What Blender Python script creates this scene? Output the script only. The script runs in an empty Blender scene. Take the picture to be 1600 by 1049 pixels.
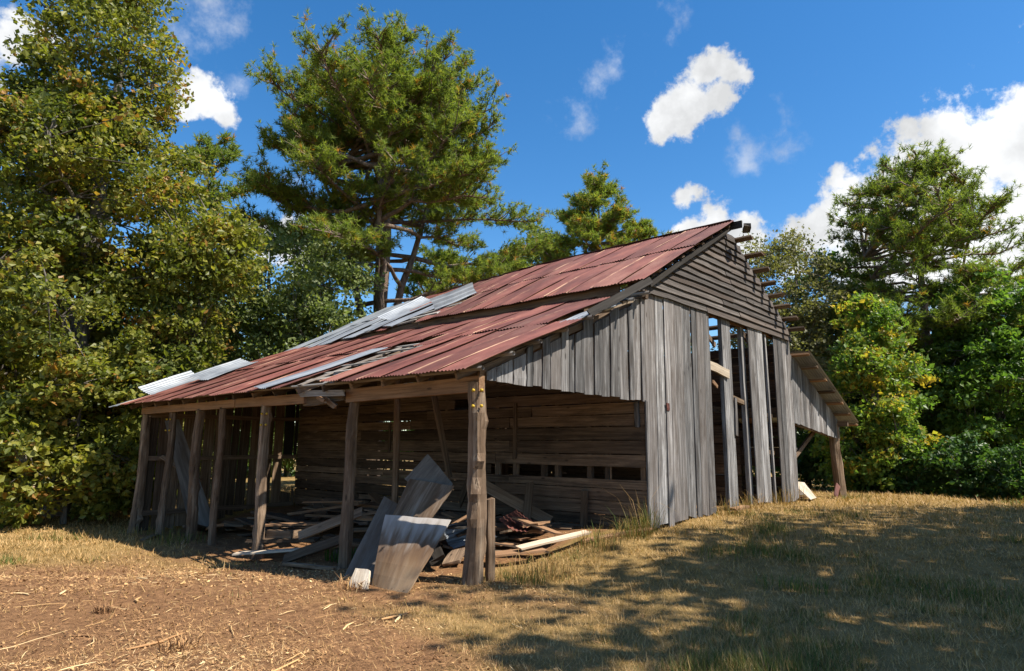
import bpy, math, random
import numpy as np
from mathutils import Matrix, Vector

random.seed(7)
rng = np.random.default_rng(11)
scene = bpy.context.scene
COL = scene.collection

# ------------------------------------------------------------------ camera
cam_d = bpy.data.cameras.new('camera')
cam = bpy.data.objects.new('camera', cam_d)
COL.objects.link(cam)
_R = Vector((0.67371336, -0.73891883, 0.01045329)).normalized()
_F = Vector((0.72709634, 0.66532939, 0.16931543)).normalized()
_U = _R.cross(_F).normalized()
CAM = Vector((-6.0424, -6.14, 1.6))
cam.matrix_world = Matrix(((_R.x, _U.x, -_F.x, CAM.x), (_R.y, _U.y, -_F.y, CAM.y), (_R.z, _U.z, -_F.z, CAM.z), (0, 0, 0, 1)))
cam_d.sensor_width = 36.0
cam_d.lens = 36.0 * 1038.84 / 1600.0
cam_d.clip_start = 0.1
cam_d.clip_end = 3000.0
scene.camera = cam

# ------------------------------------------------------------------ sun and sky
SUN_TO = Vector((0.23, -0.66, 1.0)).normalized()
SUN_EL = math.asin(SUN_TO.z)
SUN_AZ = math.atan2(SUN_TO.x, SUN_TO.y)
sun_d = bpy.data.lights.new('sun', 'SUN')
sun_d.energy = 5.0
sun_d.angle = math.radians(0.53)
sun_d.color = (1.0, 0.93, 0.82)
sun = bpy.data.objects.new('sun', sun_d)
COL.objects.link(sun)
sun.rotation_euler = SUN_TO.to_track_quat('Z', 'Y').to_euler()
sun.location = (0, -20, 40)

vs = scene.view_settings
vs.view_transform = 'Standard'
vs.look = 'None'
vs.exposure = 0.95
vs.gamma = 1.0
vs.use_curve_mapping = False
scene.cycles.max_bounces = 8
scene.cycles.transparent_max_bounces = 4

world = bpy.data.worlds.new('World')
scene.world = world
world.use_nodes = True


def build_sky():
    nt = world.node_tree
    N, L = nt.nodes, nt.links
    N.clear()
    out = N.new('ShaderNodeOutputWorld')
    bg = N.new('ShaderNodeBackground')
    sky = N.new('ShaderNodeTexSky')
    sky.sky_type = 'NISHITA'
    sky.sun_disc = False
    sky.sun_elevation = SUN_EL
    sky.sun_rotation = SUN_AZ
    sky.altitude = 120
    sky.air_density = 1.0
    sky.dust_density = 0.3
    sky.ozone_density = 2.2
    hs = N.new('ShaderNodeHueSaturation')
    hs.inputs['Saturation'].default_value = 1.34
    hs.inputs['Value'].default_value = 0.74
    L.new(sky.outputs[0], hs.inputs['Color'])
    geo = N.new('ShaderNodeTexCoord')
    vec = geo.outputs['Generated']
    # billow: the direction is pushed about by noise before clouds are laid out on the dome
    n1 = N.new('ShaderNodeTexNoise'); n1.inputs['Scale'].default_value = 14; n1.inputs['Detail'].default_value = 12; n1.inputs['Roughness'].default_value = 0.62
    L.new(vec, n1.inputs['Vector'])
    n0 = N.new('ShaderNodeTexNoise'); n0.inputs['Scale'].default_value = 5.5; n0.inputs['Detail'].default_value = 6; n0.inputs['Roughness'].default_value = 0.6
    L.new(vec, n0.inputs['Vector'])

    def dirpx(x, y):
        return (_F + _R * ((x - 800) / 1038.84) + _U * ((524.5 - y) / 1038.84)).normalized()
    # cumulus bank and puffs: direction on the dome, angular radius
    puffs = [(1285, 362, 52), (1340, 322, 54), (1395, 285, 58), (1440, 268, 60), (1500, 270, 68), (1560, 252, 66), (1610, 245, 72), (1480, 370, 120),
             (1600, 350, 130), (1380, 385, 85), (1700, 270, 100), (1800, 320, 150),
             (1095, 118, 36), (1080, 150, 36), (1060, 180, 32), (1032, 202, 26), (1148, 112, 28), (1122, 148, 28),
             (1065, 305, 27), (1110, 366, 42), (1160, 372, 36), (1078, 368, 24),
             (325, 162, 32), (305, 138, 24), (348, 178, 25), (295, 175, 22), (15, 72, 36), (-50, 110, 70), (400, 372, 36), (465, 382, 40)]
    wisps = [(315, 12, 60), (365, 45, 40), (1205, 205, 42), (1222, 235, 32), (1150, 200, 24), (1170, 262, 26), (900, 180, 34), (935, 150, 26), (960, 115, 26), (868, 195, 20), (1052, 60, 36),
             (455, 310, 46), (420, 300, 30), (480, 320, 30), (360, 140, 24)]
    rr = random.Random(3)
    extra = []
    for k in range(26):                                   # the same kind of sky carries on round the rest of the dome
        az = SUN_AZ + rr.uniform(0, 2 * math.pi)
        el = math.radians(rr.uniform(10, 60))
        dd = Vector((math.sin(az) * math.cos(el), math.cos(az) * math.cos(el), math.sin(el)))
        if dd.dot(_F) > 0.62:
            continue
        extra.append((dd, rr.uniform(50, 120)))

    def field(lst):
        acc = None
        for item in lst:
            dd, r = item
            a = r / 1038.84
            dot = N.new('ShaderNodeVectorMath'); dot.operation = 'DISTANCE'
            L.new(vec, dot.inputs[0]); dot.inputs[1].default_value = dd
            m = N.new('ShaderNodeMath'); m.operation = 'MULTIPLY_ADD'
            L.new(dot.outputs['Value'], m.inputs[0]); m.inputs[1].default_value = -1.0 / a; m.inputs[2].default_value = 1.0
            if acc is None:
                acc = m.outputs[0]
            else:
                mx = N.new('ShaderNodeMath'); mx.operation = 'SMOOTH_MAX'; mx.inputs[2].default_value = 0.25
                L.new(acc, mx.inputs[0]); L.new(m.outputs[0], mx.inputs[1])
                acc = mx.outputs[0]
        return acc
    fa = field([(dirpx(x, y), r * 1.3) for x, y, r in puffs] + extra)
    fb = field([(dirpx(x, y), r * 1.5) for x, y, r in wisps])

    def shaped(f, amp, lo, hi, noise):
        a = N.new('ShaderNodeMath'); a.operation = 'MULTIPLY_ADD'
        L.new(noise, a.inputs[0]); a.inputs[1].default_value = amp; L.new(f, a.inputs[2])
        s = N.new('ShaderNodeMapRange'); s.interpolation_type = 'SMOOTHSTEP'
        s.inputs['From Min'].default_value = lo; s.inputs['From Max'].default_value = hi
        L.new(a.outputs[0], s.inputs['Value'])
        return s.outputs[0], a.outputs[0]
    ma, raw = shaped(fa, 3.1, 1.66, 2.06, n1.outputs['Fac'])
    mb, _ = shaped(fb, 5.0, 2.85, 4.6, n1.outputs['Fac'])
    mbs = N.new('ShaderNodeMath'); mbs.operation = 'MULTIPLY'; L.new(mb, mbs.inputs[0]); mbs.inputs[1].default_value = 0.55
    mm = N.new('ShaderNodeMath'); mm.operation = 'MAXIMUM'; L.new(ma, mm.inputs[0]); L.new(mbs.outputs[0], mm.inputs[1])
    # cloud body: thick parts white, thin rims bluish grey, undersides greyer
    cr = N.new('ShaderNodeMapRange'); cr.inputs['From Min'].default_value = 0.42; cr.inputs['From Max'].default_value = 0.62
    cr.inputs['To Min'].default_value = 2.9; cr.inputs['To Max'].default_value = 4.6
    L.new(n0.outputs['Fac'], cr.inputs['Value'])
    cc = N.new('ShaderNodeVectorMath'); cc.operation = 'SCALE'; cc.inputs[0].default_value = (0.97, 0.985, 1.0)
    L.new(cr.outputs[0], cc.inputs['Scale'])
    mix = N.new('ShaderNodeMix'); mix.data_type = 'RGBA'
    L.new(mm.outputs[0], mix.inputs['Factor']); L.new(hs.outputs[0], mix.inputs[6]); L.new(cc.outputs[0], mix.inputs[7])
    L.new(mix.outputs[2], bg.inputs['Color'])
    bg.inputs['Strength'].default_value = 0.135
    L.new(bg.outputs[0], out.inputs[0])


build_sky()

# ------------------------------------------------------------------ helpers


def tag(o, label=None, cat=None, group=None, kind=None):
    if label: o['label'] = label
    if cat: o['category'] = cat
    if group: o['group'] = group
    if kind: o['kind'] = kind
    return o


def link(name, me, mat=None, parent=None, mw=None):
    o = bpy.data.objects.new(name, me)
    COL.objects.link(o)
    if mat is not None and me is not None and not me.materials:
        me.materials.append(mat)
    if parent is not None:
        o.parent = parent
    if mw is not None:
        o.matrix_local = mw
    return o


def empty(name, loc=(0, 0, 0)):
    o = bpy.data.objects.new(name, None)
    COL.objects.link(o)
    o.location = loc
    o.empty_display_size = 0.3
    return o


def mesh_np(name, V, F, smooth=False, tint=None, attr='tint'):
    """V (n,3) floats, F (m,k) ints with k constant"""
    V = np.asarray(V, dtype=np.float32); F = np.asarray(F, dtype=np.int32)
    me = bpy.data.meshes.new(name)
    m, k = F.shape
    me.vertices.add(len(V)); me.vertices.foreach_set('co', V.ravel())
    me.loops.add(m * k); me.loops.foreach_set('vertex_index', F.ravel())
    me.polygons.add(m)
    me.polygons.foreach_set('loop_start', np.arange(0, m * k, k, dtype=np.int32))
    me.polygons.foreach_set('loop_total', np.full(m, k, dtype=np.int32))
    me.polygons.foreach_set('use_smooth', np.full(m, bool(smooth)))
    me.update(calc_edges=True)
    if tint is not None:
        a = me.attributes.new(attr, 'FLOAT', 'POINT')
        a.data.foreach_set('value', np.asarray(tint, dtype=np.float32))
    return me


def frame(p0, p1, nrm):
    """matrix: local X along p0->p1, local Z near nrm, origin at the middle"""
    p0, p1, nrm = Vector(p0), Vector(p1), Vector(nrm)
    x = (p1 - p0).normalized()
    z = (nrm - x * nrm.dot(x)).normalized()
    y = z.cross(x)
    c = (p0 + p1) / 2
    return Matrix(((x.x, y.x, z.x, c.x), (x.y, y.y, z.y, c.y), (x.z, y.z, z.z, c.z), (0, 0, 0, 1))), (p1 - p0).length


def plank_mesh(l, w, t, segs=3, wob=0.006, jag=0.015, r=random):
    V = []
    for i in range(segs + 1):
        u = i / segs
        x = (u - 0.5) * l
        dy, dz = r.uniform(-wob, wob), r.uniform(-wob, wob) * 0.7
        dw = r.uniform(-wob, wob) * 0.5
        for (sy, sz) in ((-1, -1), (1, -1), (1, 1), (-1, 1)):
            e = r.uniform(-jag, jag) if i in (0, segs) else 0
            V.append((x + e, sy * (w / 2 + dw) + dy, sz * t / 2 + dz))
    F = [(0, 3, 2, 1)]
    for i in range(segs):
        a, b = 4 * i, 4 * i + 4
        for j in range(4):
            k = (j + 1) % 4
            F.append((a + j, a + k, b + k, b + j))
    e = 4 * segs
    F.append((e, e + 1, e + 2, e + 3))
    return mesh_np('plank', V, F)


def board(name, p0, p1, w, t, nrm, mat, parent=None, segs=3, wob=0.006, jag=0.015):
    M, l = frame(p0, p1, nrm)
    return link(name, plank_mesh(l, w, t, segs, wob, jag), mat, parent, M)


LOGM = {}


def log(name, p0, p1, r0, r1, mat, parent=None, seed=0, n=11, rings=15, bend=0.03, knots=5):
    r = random.Random(seed)
    M, l = frame(p0, p1, (0.3, -1, 0.1) if abs(Vector(p1)[2] - Vector(p0)[2]) > 0.5 else (0, 0, 1))
    kn = [(r.uniform(0.1, 0.95), r.uniform(0, 2 * math.pi), r.uniform(0.12, 0.32)) for _ in range(knots)]
    ph = [r.uniform(0, 6.28) for _ in range(8)]
    lob = [1 + r.uniform(-0.10, 0.10) for _ in range(n)]
    V, F = [], []
    for i in range(rings + 1):
        u = i / rings
        rad = r0 + (r1 - r0) * u
        if u < 0.12: rad *= 1 + (0.12 - u) * 1.2
        cy = bend * math.sin(u * 3.1 + ph[0]) + bend * 0.5 * math.sin(u * 7 + ph[1])
        cz = bend * math.sin(u * 3.6 + ph[2]) + bend * 0.5 * math.sin(u * 8 + ph[3])
        for j in range(n):
            a = 2 * math.pi * j / n
            q = rad * (lob[j] + 0.06 * math.sin(u * 14 + ph[4] + j * 1.7) + r.uniform(-0.035, 0.035))
            for (ku, ka, kh) in kn:
                da = math.atan2(math.sin(a - ka), math.cos(a - ka))
                q += rad * kh * math.exp(-((u - ku) * l / 0.06) ** 2 - (da / 0.5) ** 2)
            V.append(((u - 0.5) * l + (r.uniform(-.02, .02) if i == rings else 0), cy + q * math.cos(a), cz + q * math.sin(a)))
    for i in range(rings):
        for j in range(n):
            k = (j + 1) % n
            F.append((i * n + j, i * n + k, (i + 1) * n + k, (i + 1) * n + j))
    c = len(V)
    V.append(((0.5) * l + 0.01, cy, cz))
    for j in range(n):
        F.append((rings * n + j, rings * n + (j + 1) % n, c, c))
    me = bpy.data.meshes.new('log')
    me.from_pydata(V, [], [f if f[2] != f[3] else f[:3] for f in F])
    me.polygons.foreach_set('use_smooth', [False] * len(me.polygons))
    LOGM[name] = M
    return link(name, me, mat, parent, M)


# ------------------------------------------------------------------ materials


def new_mat(name):
    m = bpy.data.materials.new(name)
    m.use_nodes = True
    nt = m.node_tree
    b = nt.nodes['Principled BSDF']
    return m, nt, nt.nodes, nt.links, b


def ramp(N, stops):
    r = N.new('ShaderNodeValToRGB')
    el = r.color_ramp.elements
    while len(el) < len(stops):
        el.new(0.5)
    for e, (p, c) in zip(el, stops):
        e.position = p
        e.color = (*c, 1)
    return r


def rgbmix(N, L, fac, a, b, mode='MIX'):
    m = N.new('ShaderNodeMix'); m.data_type = 'RGBA'; m.blend_type = mode
    for s, v in ((m.inputs['Factor'], fac), (m.inputs[6], a), (m.inputs[7], b)):
        if hasattr(v, 'links') or hasattr(v, 'is_linked'):
            L.new(v, s)
        else:
            s.default_value = v if not isinstance(v, tuple) else (*v, 1)
    return m.outputs[2]


def wood(name, dark, mid, light, stain=(0.1, 0.07, 0.05), stain_amt=0.5, rand=0.35, bump=0.5, crack=1.0, rough=0.88, fine=1.0):
    m, nt, N, L, b = new_mat(name)
    tc = N.new('ShaderNodeTexCoord')
    oi = N.new('ShaderNodeObjectInfo')
    off = N.new('ShaderNodeVectorMath'); off.operation = 'SCALE'; off.inputs[0].default_value = (37.0, 53.0, 71.0)
    L.new(oi.outputs['Random'], off.inputs['Scale'])
    add = N.new('ShaderNodeVectorMath'); add.operation = 'ADD'
    L.new(tc.outputs['Object'], add.inputs[0]); L.new(off.outputs[0], add.inputs[1])

    def noise(scale, detail, rough_, nscale=1.0, dist=0.0):
        mp = N.new('ShaderNodeMapping'); mp.inputs['Scale'].default_value = scale
        L.new(add.outputs[0], mp.inputs['Vector'])
        n = N.new('ShaderNodeTexNoise'); n.inputs['Scale'].default_value = nscale
        n.inputs['Detail'].default_value = detail; n.inputs['Roughness'].default_value = rough_; n.inputs['Distortion'].default_value = dist
        L.new(mp.outputs[0], n.inputs['Vector'])
        return n.outputs['Fac']
    grain = noise((0.9, 26 * fine, 26 * fine), 7, 0.68, 1.0, 0.4)
    r1 = ramp(N, [(0.27, dark), (0.5, mid), (0.72, light)])
    L.new(grain, r1.inputs[0])
    blotch = noise((0.9, 3.2, 3.2), 5, 0.65)
    sr = N.new('ShaderNodeMapRange'); sr.inputs['From Min'].default_value = 0.48; sr.inputs['From Max'].default_value = 0.7
    sr.inputs['To Max'].default_value = stain_amt
    L.new(blotch, sr.inputs['Value'])
    c = rgbmix(N, L, sr.outputs[0], r1.outputs[0], stain)
    ck = noise((0.75, 70 * fine, 70 * fine), 3, 0.6, 1.0, 0.2)
    ckr = N.new('ShaderNodeMapRange'); ckr.inputs['From Min'].default_value = 0.62; ckr.inputs['From Max'].default_value = 0.72
    ckr.inputs['To Max'].default_value = 0.75 * crack
    L.new(ck, ckr.inputs['Value'])
    c = rgbmix(N, L, ckr.outputs[0], c, tuple(x * 0.18 for x in dark))
    # knots
    mpk = N.new('ShaderNodeMapping'); mpk.inputs['Scale'].default_value = (1.6, 5, 5)
    L.new(add.outputs[0], mpk.inputs['Vector'])
    vo = N.new('ShaderNodeTexVoronoi'); vo.inputs['Scale'].default_value = 1.0
    L.new(mpk.outputs[0], vo.inputs['Vector'])
    kr = N.new('ShaderNodeMapRange'); kr.inputs['From Min'].default_value = 0.05; kr.inputs['From Max'].default_value = 0.11
    kr.inputs['To Min'].default_value = 0.8; kr.inputs['To Max'].default_value = 0.0
    L.new(vo.outputs['Distance'], kr.inputs['Value'])
    c = rgbmix(N, L, kr.outputs[0], c, tuple(x * 0.45 for x in dark))
    hm = N.new('ShaderNodeMath'); hm.operation = 'MULTIPLY'; L.new(oi.outputs['Random'], hm.inputs[0]); hm.inputs[1].default_value = 17.3
    hf = N.new('ShaderNodeMath'); hf.operation = 'FRACT'; L.new(hm.outputs[0], hf.inputs[0])
    hr_ = N.new('ShaderNodeMapRange'); hr_.inputs['From Min'].default_value = 0.35; hr_.inputs['To Max'].default_value = 0.38; L.new(hf.outputs[0], hr_.inputs['Value'])
    c = rgbmix(N, L, hr_.outputs[0], c, tuple(min(1, a * q) for a, q in zip(stain, (1.7, 1.45, 1.25))))
    br = N.new('ShaderNodeMapRange'); br.inputs['To Min'].default_value = 1 - rand; br.inputs['To Max'].default_value = 1 + rand
    L.new(oi.outputs['Random'], br.inputs['Value'])
    sc = N.new('ShaderNodeVectorMath'); sc.operation = 'SCALE'
    L.new(c, sc.inputs[0]); L.new(br.outputs[0], sc.inputs['Scale'])
    L.new(sc.outputs[0], b.inputs['Base Color'])
    b.inputs['Roughness'].default_value = rough
    b.inputs['Specular IOR Level'].default_value = 0.2
    hsum = N.new('ShaderNodeMath'); hsum.operation = 'MULTIPLY_ADD'; L.new(ckr.outputs[0], hsum.inputs[0]); hsum.inputs[1].default_value = -1.2; L.new(grain, hsum.inputs[2])
    bp = N.new('ShaderNodeBump'); bp.inputs['Strength'].default_value = bump; bp.inputs['Distance'].default_value = 0.012
    L.new(hsum.outputs[0], bp.inputs['Height']); L.new(bp.outputs[0], b.inputs['Normal'])
    return m


W_GREY = wood('weathered_grey_wood', (0.038, 0.035, 0.033), (0.165, 0.159, 0.157), (0.42, 0.412, 0.407), stain=(0.058, 0.050, 0.045), stain_amt=0.85, rand=0.45, bump=.9, fine=.72)
W_GABLE = wood('gable_siding_wood', (0.032, 0.028, 0.026), (0.085, 0.074, 0.067), (0.165, 0.148, 0.135), stain=(0.05, 0.04, 0.034), stain_amt=0.7)
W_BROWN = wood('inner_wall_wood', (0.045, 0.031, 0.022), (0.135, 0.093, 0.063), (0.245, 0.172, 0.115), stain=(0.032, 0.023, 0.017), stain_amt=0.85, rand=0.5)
W_BEAM = wood('beam_wood', (0.13, 0.075, 0.042), (0.26, 0.15, 0.082), (0.36, 0.22, 0.125), stain=(0.10, 0.065, 0.04), stain_amt=0.5, rand=0.2)
W_POST = wood('post_wood', (0.045, 0.031, 0.02), (0.155, 0.106, 0.07), (0.36, 0.28, 0.20), stain=(0.065, 0.039, 0.022), stain_amt=0.8, rand=0.2, bump=0.9, fine=0.55)
W_SCRAP = wood('scrap_wood', (0.042, 0.028, 0.018), (0.125, 0.087, 0.057), (0.25, 0.185, 0.125), stain=(0.06, 0.036, 0.02), stain_amt=0.7, rand=0.5)
W_PALE = wood('pale_wood', (0.28, 0.23, 0.17), (0.46, 0.39, 0.30), (0.6, 0.53, 0.43), stain=(0.25, 0.18, 0.12), stain_amt=0.5, rand=0.2)
W_DARK = wood('dark_wood', (0.012, 0.011, 0.01), (0.03, 0.027, 0.024), (0.06, 0.054, 0.048), stain=(0.03, 0.025, 0.02), stain_amt=0.6)
W_PANEL = wood('grey_panel', (0.065, 0.058, 0.05), (0.135, 0.122, 0.107), (0.21, 0.19, 0.165), stain=(0.07, 0.05, 0.036), stain_amt=0.75, rand=0.1, crack=0.35, fine=0.4, bump=0.2)
W_PLY = wood('stained_plywood', (0.055, 0.037, 0.024), (0.14, 0.10, 0.068), (0.29, 0.245, 0.20), stain=(0.075, 0.04, 0.02), stain_amt=0.95, rand=0.05, crack=0.5, fine=0.35, bump=0.3)


W_SLAT = wood('sunlit_pale_slat_wood', (0.13, 0.115, 0.10), (0.27, 0.25, 0.225), (0.42, 0.40, 0.37), stain=(0.14, 0.11, 0.085), stain_amt=0.5, rand=0.3)  # pale grey slats, with the sunlight on them put into the colour


def stained_ply():
    m = W_PLY.copy(); m.name = 'foot_stained_plywood'
    nt = m.node_tree; N, L = nt.nodes, nt.links
    b = N['Principled BSDF']
    src = b.inputs['Base Color'].links[0].from_socket
    tc = N.new('ShaderNodeTexCoord'); sp = N.new('ShaderNodeSeparateXYZ'); L.new(tc.outputs['Object'], sp.inputs[0])
    mp = N.new('ShaderNodeMapping'); mp.inputs['Scale'].default_value = (1.6, 11, 1); L.new(tc.outputs['Object'], mp.inputs[0])
    n = N.new('ShaderNodeTexNoise'); n.inputs['Scale'].default_value = 1.0; n.inputs['Detail'].default_value = 6; L.new(mp.outputs[0], n.inputs['Vector'])
    a = N.new('ShaderNodeMath'); a.operation = 'MULTIPLY_ADD'; L.new(n.outputs['Fac'], a.inputs[0]); a.inputs[1].default_value = 1.0; L.new(sp.outputs['X'], a.inputs[2])
    r = ramp(N, [(0.0, (0.24, 0.165, 0.10)), (0.3, (0.16, 0.095, 0.05)), (0.52, (0.10, 0.058, 0.034)), (0.68, (0.15, 0.11, 0.082)), (0.82, (0.27, 0.245, 0.22)), (1.0, (0.38, 0.36, 0.34))])
    L.new(a.outputs[0], r.inputs[0])
    c = rgbmix(N, L, 0.72, src, r.outputs[0])
    L.new(c, b.inputs['Base Color'])
    return m


W_STAIN = stained_ply()


def metal(name, kind):
    m, nt, N, L, b = new_mat(name)
    tc = N.new('ShaderNodeTexCoord'); oi = N.new('ShaderNodeObjectInfo')
    off = N.new('ShaderNodeVectorMath'); off.operation = 'SCALE'; off.inputs[0].default_value = (31.0, 47.0, 13.0)
    L.new(oi.outputs['Random'], off.inputs['Scale'])
    add = N.new('ShaderNodeVectorMath'); add.operation = 'ADD'
    L.new(tc.outputs['Object'], add.inputs[0]); L.new(off.outputs[0], add.inputs[1])

    def noise(scale, detail, rough_):
        mp = N.new('ShaderNodeMapping'); mp.inputs['Scale'].default_value = scale
        L.new(add.outputs[0], mp.inputs['Vector'])
        n = N.new('ShaderNodeTexNoise'); n.inputs['Scale'].default_value = 1.0
        n.inputs['Detail'].default_value = detail; n.inputs['Roughness'].default_value = rough_
        L.new(mp.outputs[0], n.inputs['Vector'])
        return n.outputs['Fac']
    big = noise((1.1, 2.2, 2.2), 5, 0.6)
    streak = noise((0.7, 30, 4), 4, 0.6)
    if kind == 'rust':
        r = ramp(N, [(0.3, (0.07, 0.022, 0.017)), (0.5, (0.122, 0.040, 0.030)), (0.7, (0.18, 0.066, 0.047))])
        L.new(big, r.inputs[0])
        c = r.outputs[0]
        fd = noise((0.45, 0.9, 0.9), 6, 0.7)
        fr = N.new('ShaderNodeMapRange'); fr.inputs['From Min'].default_value = 0.52; fr.inputs['From Max'].default_value = 0.72; fr.inputs['To Max'].default_value = 0.6
        L.new(fd, fr.inputs['Value'])
        c = rgbmix(N, L, fr.outputs[0], c, (0.215, 0.115, 0.085))
        # pale orange tracks of old rust along single corrugations
        sr = N.new('ShaderNodeMapRange'); sr.inputs['From Min'].default_value = 0.66; sr.inputs['From Max'].default_value = 0.74; sr.inputs['To Max'].default_value = 0.85
        L.new(streak, sr.inputs['Value'])
        c = rgbmix(N, L, sr.outputs[0], c, (0.30, 0.125, 0.055))
        # worn edge of each sheet shows tan
        sx = N.new('ShaderNodeSeparateXYZ'); L.new(tc.outputs['Object'], sx.inputs[0])
        ab = N.new('ShaderNodeMath'); ab.operation = 'ABSOLUTE'; L.new(sx.outputs['Y'], ab.inputs[0])
        er = N.new('ShaderNodeMapRange'); er.inputs['From Min'].default_value = 0.268; er.inputs['From Max'].default_value = 0.305; er.inputs['To Max'].default_value = 1.0
        L.new(ab.outputs[0], er.inputs['Value'])
        en = noise((0.9, 6, 1), 5, 0.65)
        en2 = N.new('ShaderNodeMapRange'); en2.inputs['From Min'].default_value = 0.47; en2.inputs['From Max'].default_value = 0.58; en2.inputs['To Max'].default_value = 0.9
        L.new(en, en2.inputs['Value'])
        mu = N.new('ShaderNodeMath'); mu.operation = 'MULTIPLY'; L.new(er.outputs[0], mu.inputs[0]); L.new(en2.outputs[0], mu.inputs[1])
        c = rgbmix(N, L, mu.outputs[0], c, (0.46, 0.29, 0.18))
        br = N.new('ShaderNodeMapRange'); br.inputs['To Min'].default_value = 0.68; br.inputs['To Max'].default_value = 1.3
        L.new(oi.outputs['Random'], br.inputs['Value'])
        sc = N.new('ShaderNodeVectorMath'); sc.operation = 'SCALE'; L.new(c, sc.inputs[0]); L.new(br.outputs[0], sc.inputs['Scale'])
        c = sc.outputs[0]
        b.inputs['Roughness'].default_value = 0.62
        b.inputs['Specular IOR Level'].default_value = 0.35
    else:
        r = ramp(N, [(0.3, (0.13, 0.145, 0.165)), (0.5, (0.215, 0.235, 0.26)), (0.72, (0.32, 0.34, 0.36))])
        L.new(big, r.inputs[0])
        c = r.outputs[0]
        sr = N.new('ShaderNodeMapRange'); sr.inputs['From Min'].default_value = 0.62; sr.inputs['From Max'].default_value = 0.75; sr.inputs['To Max'].default_value = 0.6
        L.new(streak, sr.inputs['Value'])
        c = rgbmix(N, L, sr.outputs[0], c, (0.30, 0.20, 0.14) if kind == 'galv' else (0.3, 0.3, 0.3))
        b.inputs['Metallic'].default_value = 0.4
        b.inputs['Roughness'].default_value = 0.55
    L.new(c, b.inputs['Base Color'])
    bp = N.new('ShaderNodeBump'); bp.inputs['Strength'].default_value = 0.25; bp.inputs['Distance'].default_value = 0.01
    fn = noise((9, 40, 9), 4, 0.7)
    L.new(fn, bp.inputs['Height']); L.new(bp.outputs[0], b.inputs['Normal'])
    return m


M_RUST = metal('rusted_sheet_metal', 'rust')
M_GALV = metal('galvanised_sheet_metal', 'galv')


def plain(name, c, rough=0.6):
    m, nt, N, L, b = new_mat(name)
    n = N.new('ShaderNodeTexNoise'); n.inputs['Scale'].default_value = 60
    r = ramp(N, [(0.3, tuple(x * 0.8 for x in c)), (0.7, c)])
    L.new(n.outputs['Fac'], r.inputs[0]); L.new(r.outputs[0], b.inputs['Base Color'])
    b.inputs['Roughness'].default_value = rough
    return m


M_YELLOW = plain('yellow_plastic', (0.52, 0.34, 0.015), 0.6)


def leafmat(name, stops, trans=0.35, rough=0.5, spec=0.35, tcol=1.6):
    m, nt, N, L, b = new_mat(name)
    at = N.new('ShaderNodeAttribute'); at.attribute_name = 'tint'
    r = ramp(N, stops)
    L.new(at.outputs['Fac'], r.inputs[0])
    L.new(r.outputs[0], b.inputs['Base Color'])
    b.inputs['Roughness'].default_value = rough
    b.inputs['Specular IOR Level'].default_value = spec
    if trans > 0:
        tr = N.new('ShaderNodeBsdfTranslucent')
        sc = N.new('ShaderNodeVectorMath'); sc.operation = 'MULTIPLY'; sc.inputs[1].default_value = (tcol * 1.05, tcol * 1.15, tcol * 0.5)
        L.new(r.outputs[0], sc.inputs[0]); L.new(sc.outputs[0], tr.inputs['Color'])
        mx = N.new('ShaderNodeMixShader'); mx.inputs[0].default_value = trans
        L.new(b.outputs[0], mx.inputs[1]); L.new(tr.outputs[0], mx.inputs[2])
        L.new(mx.outputs[0], N['Material Output'].inputs[0])
    return m


def barkmat(name, dark, light):
    m, nt, N, L, b = new_mat(name)
    tc = N.new('ShaderNodeTexCoord')
    mp = N.new('ShaderNodeMapping'); mp.inputs['Scale'].default_value = (7, 7, 1.6)
    L.new(tc.outputs['Object'], mp.inputs['Vector'])
    n = N.new('ShaderNodeTexNoise'); n.inputs['Scale'].default_value = 1.5; n.inputs['Detail'].default_value = 8; n.inputs['Roughness'].default_value = 0.7
    L.new(mp.outputs[0], n.inputs['Vector'])
    r = ramp(N, [(0.35, dark), (0.65, light)])
    L.new(n.outputs['Fac'], r.inputs[0]); L.new(r.outputs[0], b.inputs['Base Color'])
    b.inputs['Roughness'].default_value = 0.95
    bp = N.new('ShaderNodeBump'); bp.inputs['Strength'].default_value = 0.9; bp.inputs['Distance'].default_value = 0.05
    L.new(n.outputs['Fac'], bp.inputs['Height']); L.new(bp.outputs[0], b.inputs['Normal'])
    return m


BARK_PINE = barkmat('pine_bark', (0.06, 0.045, 0.035), (0.24, 0.17, 0.125))
BARK_GREY = barkmat('grey_bark', (0.05, 0.043, 0.036), (0.20, 0.175, 0.145))
LF_OAK = leafmat('olive_leaves', [(0.0, (0.04, 0.058, 0.014)), (0.35, (0.10, 0.12, 0.022)), (0.65, (0.18, 0.185, 0.032)), (0.9, (0.27, 0.24, 0.045)), (1.0, (0.27, 0.14, 0.035))], 0.36, 0.45, 0.3, 1.9)
LF_GUM = leafmat('bright_green_leaves', [(0.0, (0.04, 0.08, 0.018)), (0.4, (0.085, 0.155, 0.03)), (0.75, (0.14, 0.21, 0.038)), (0.93, (0.21, 0.235, 0.042)), (1.0, (0.36, 0.26, 0.04))], 0.42, 0.45, 0.3, 1.8)
LF_GREEN = leafmat('deep_green_leaves', [(0.0, (0.03, 0.066, 0.018)), (0.45, (0.062, 0.122, 0.028)), (0.85, (0.105, 0.17, 0.036)), (1.0, (0.22, 0.18, 0.035))], 0.36, 0.45, 0.3)
LF_GREY = leafmat('grey_green_leaves', [(0.0, (0.08, 0.11, 0.034)), (0.5, (0.165, 0.20, 0.065)), (0.9, (0.24, 0.265, 0.10)), (1.0, (0.25, 0.22, 0.075))], 0.36, 0.45, 0.3)
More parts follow.
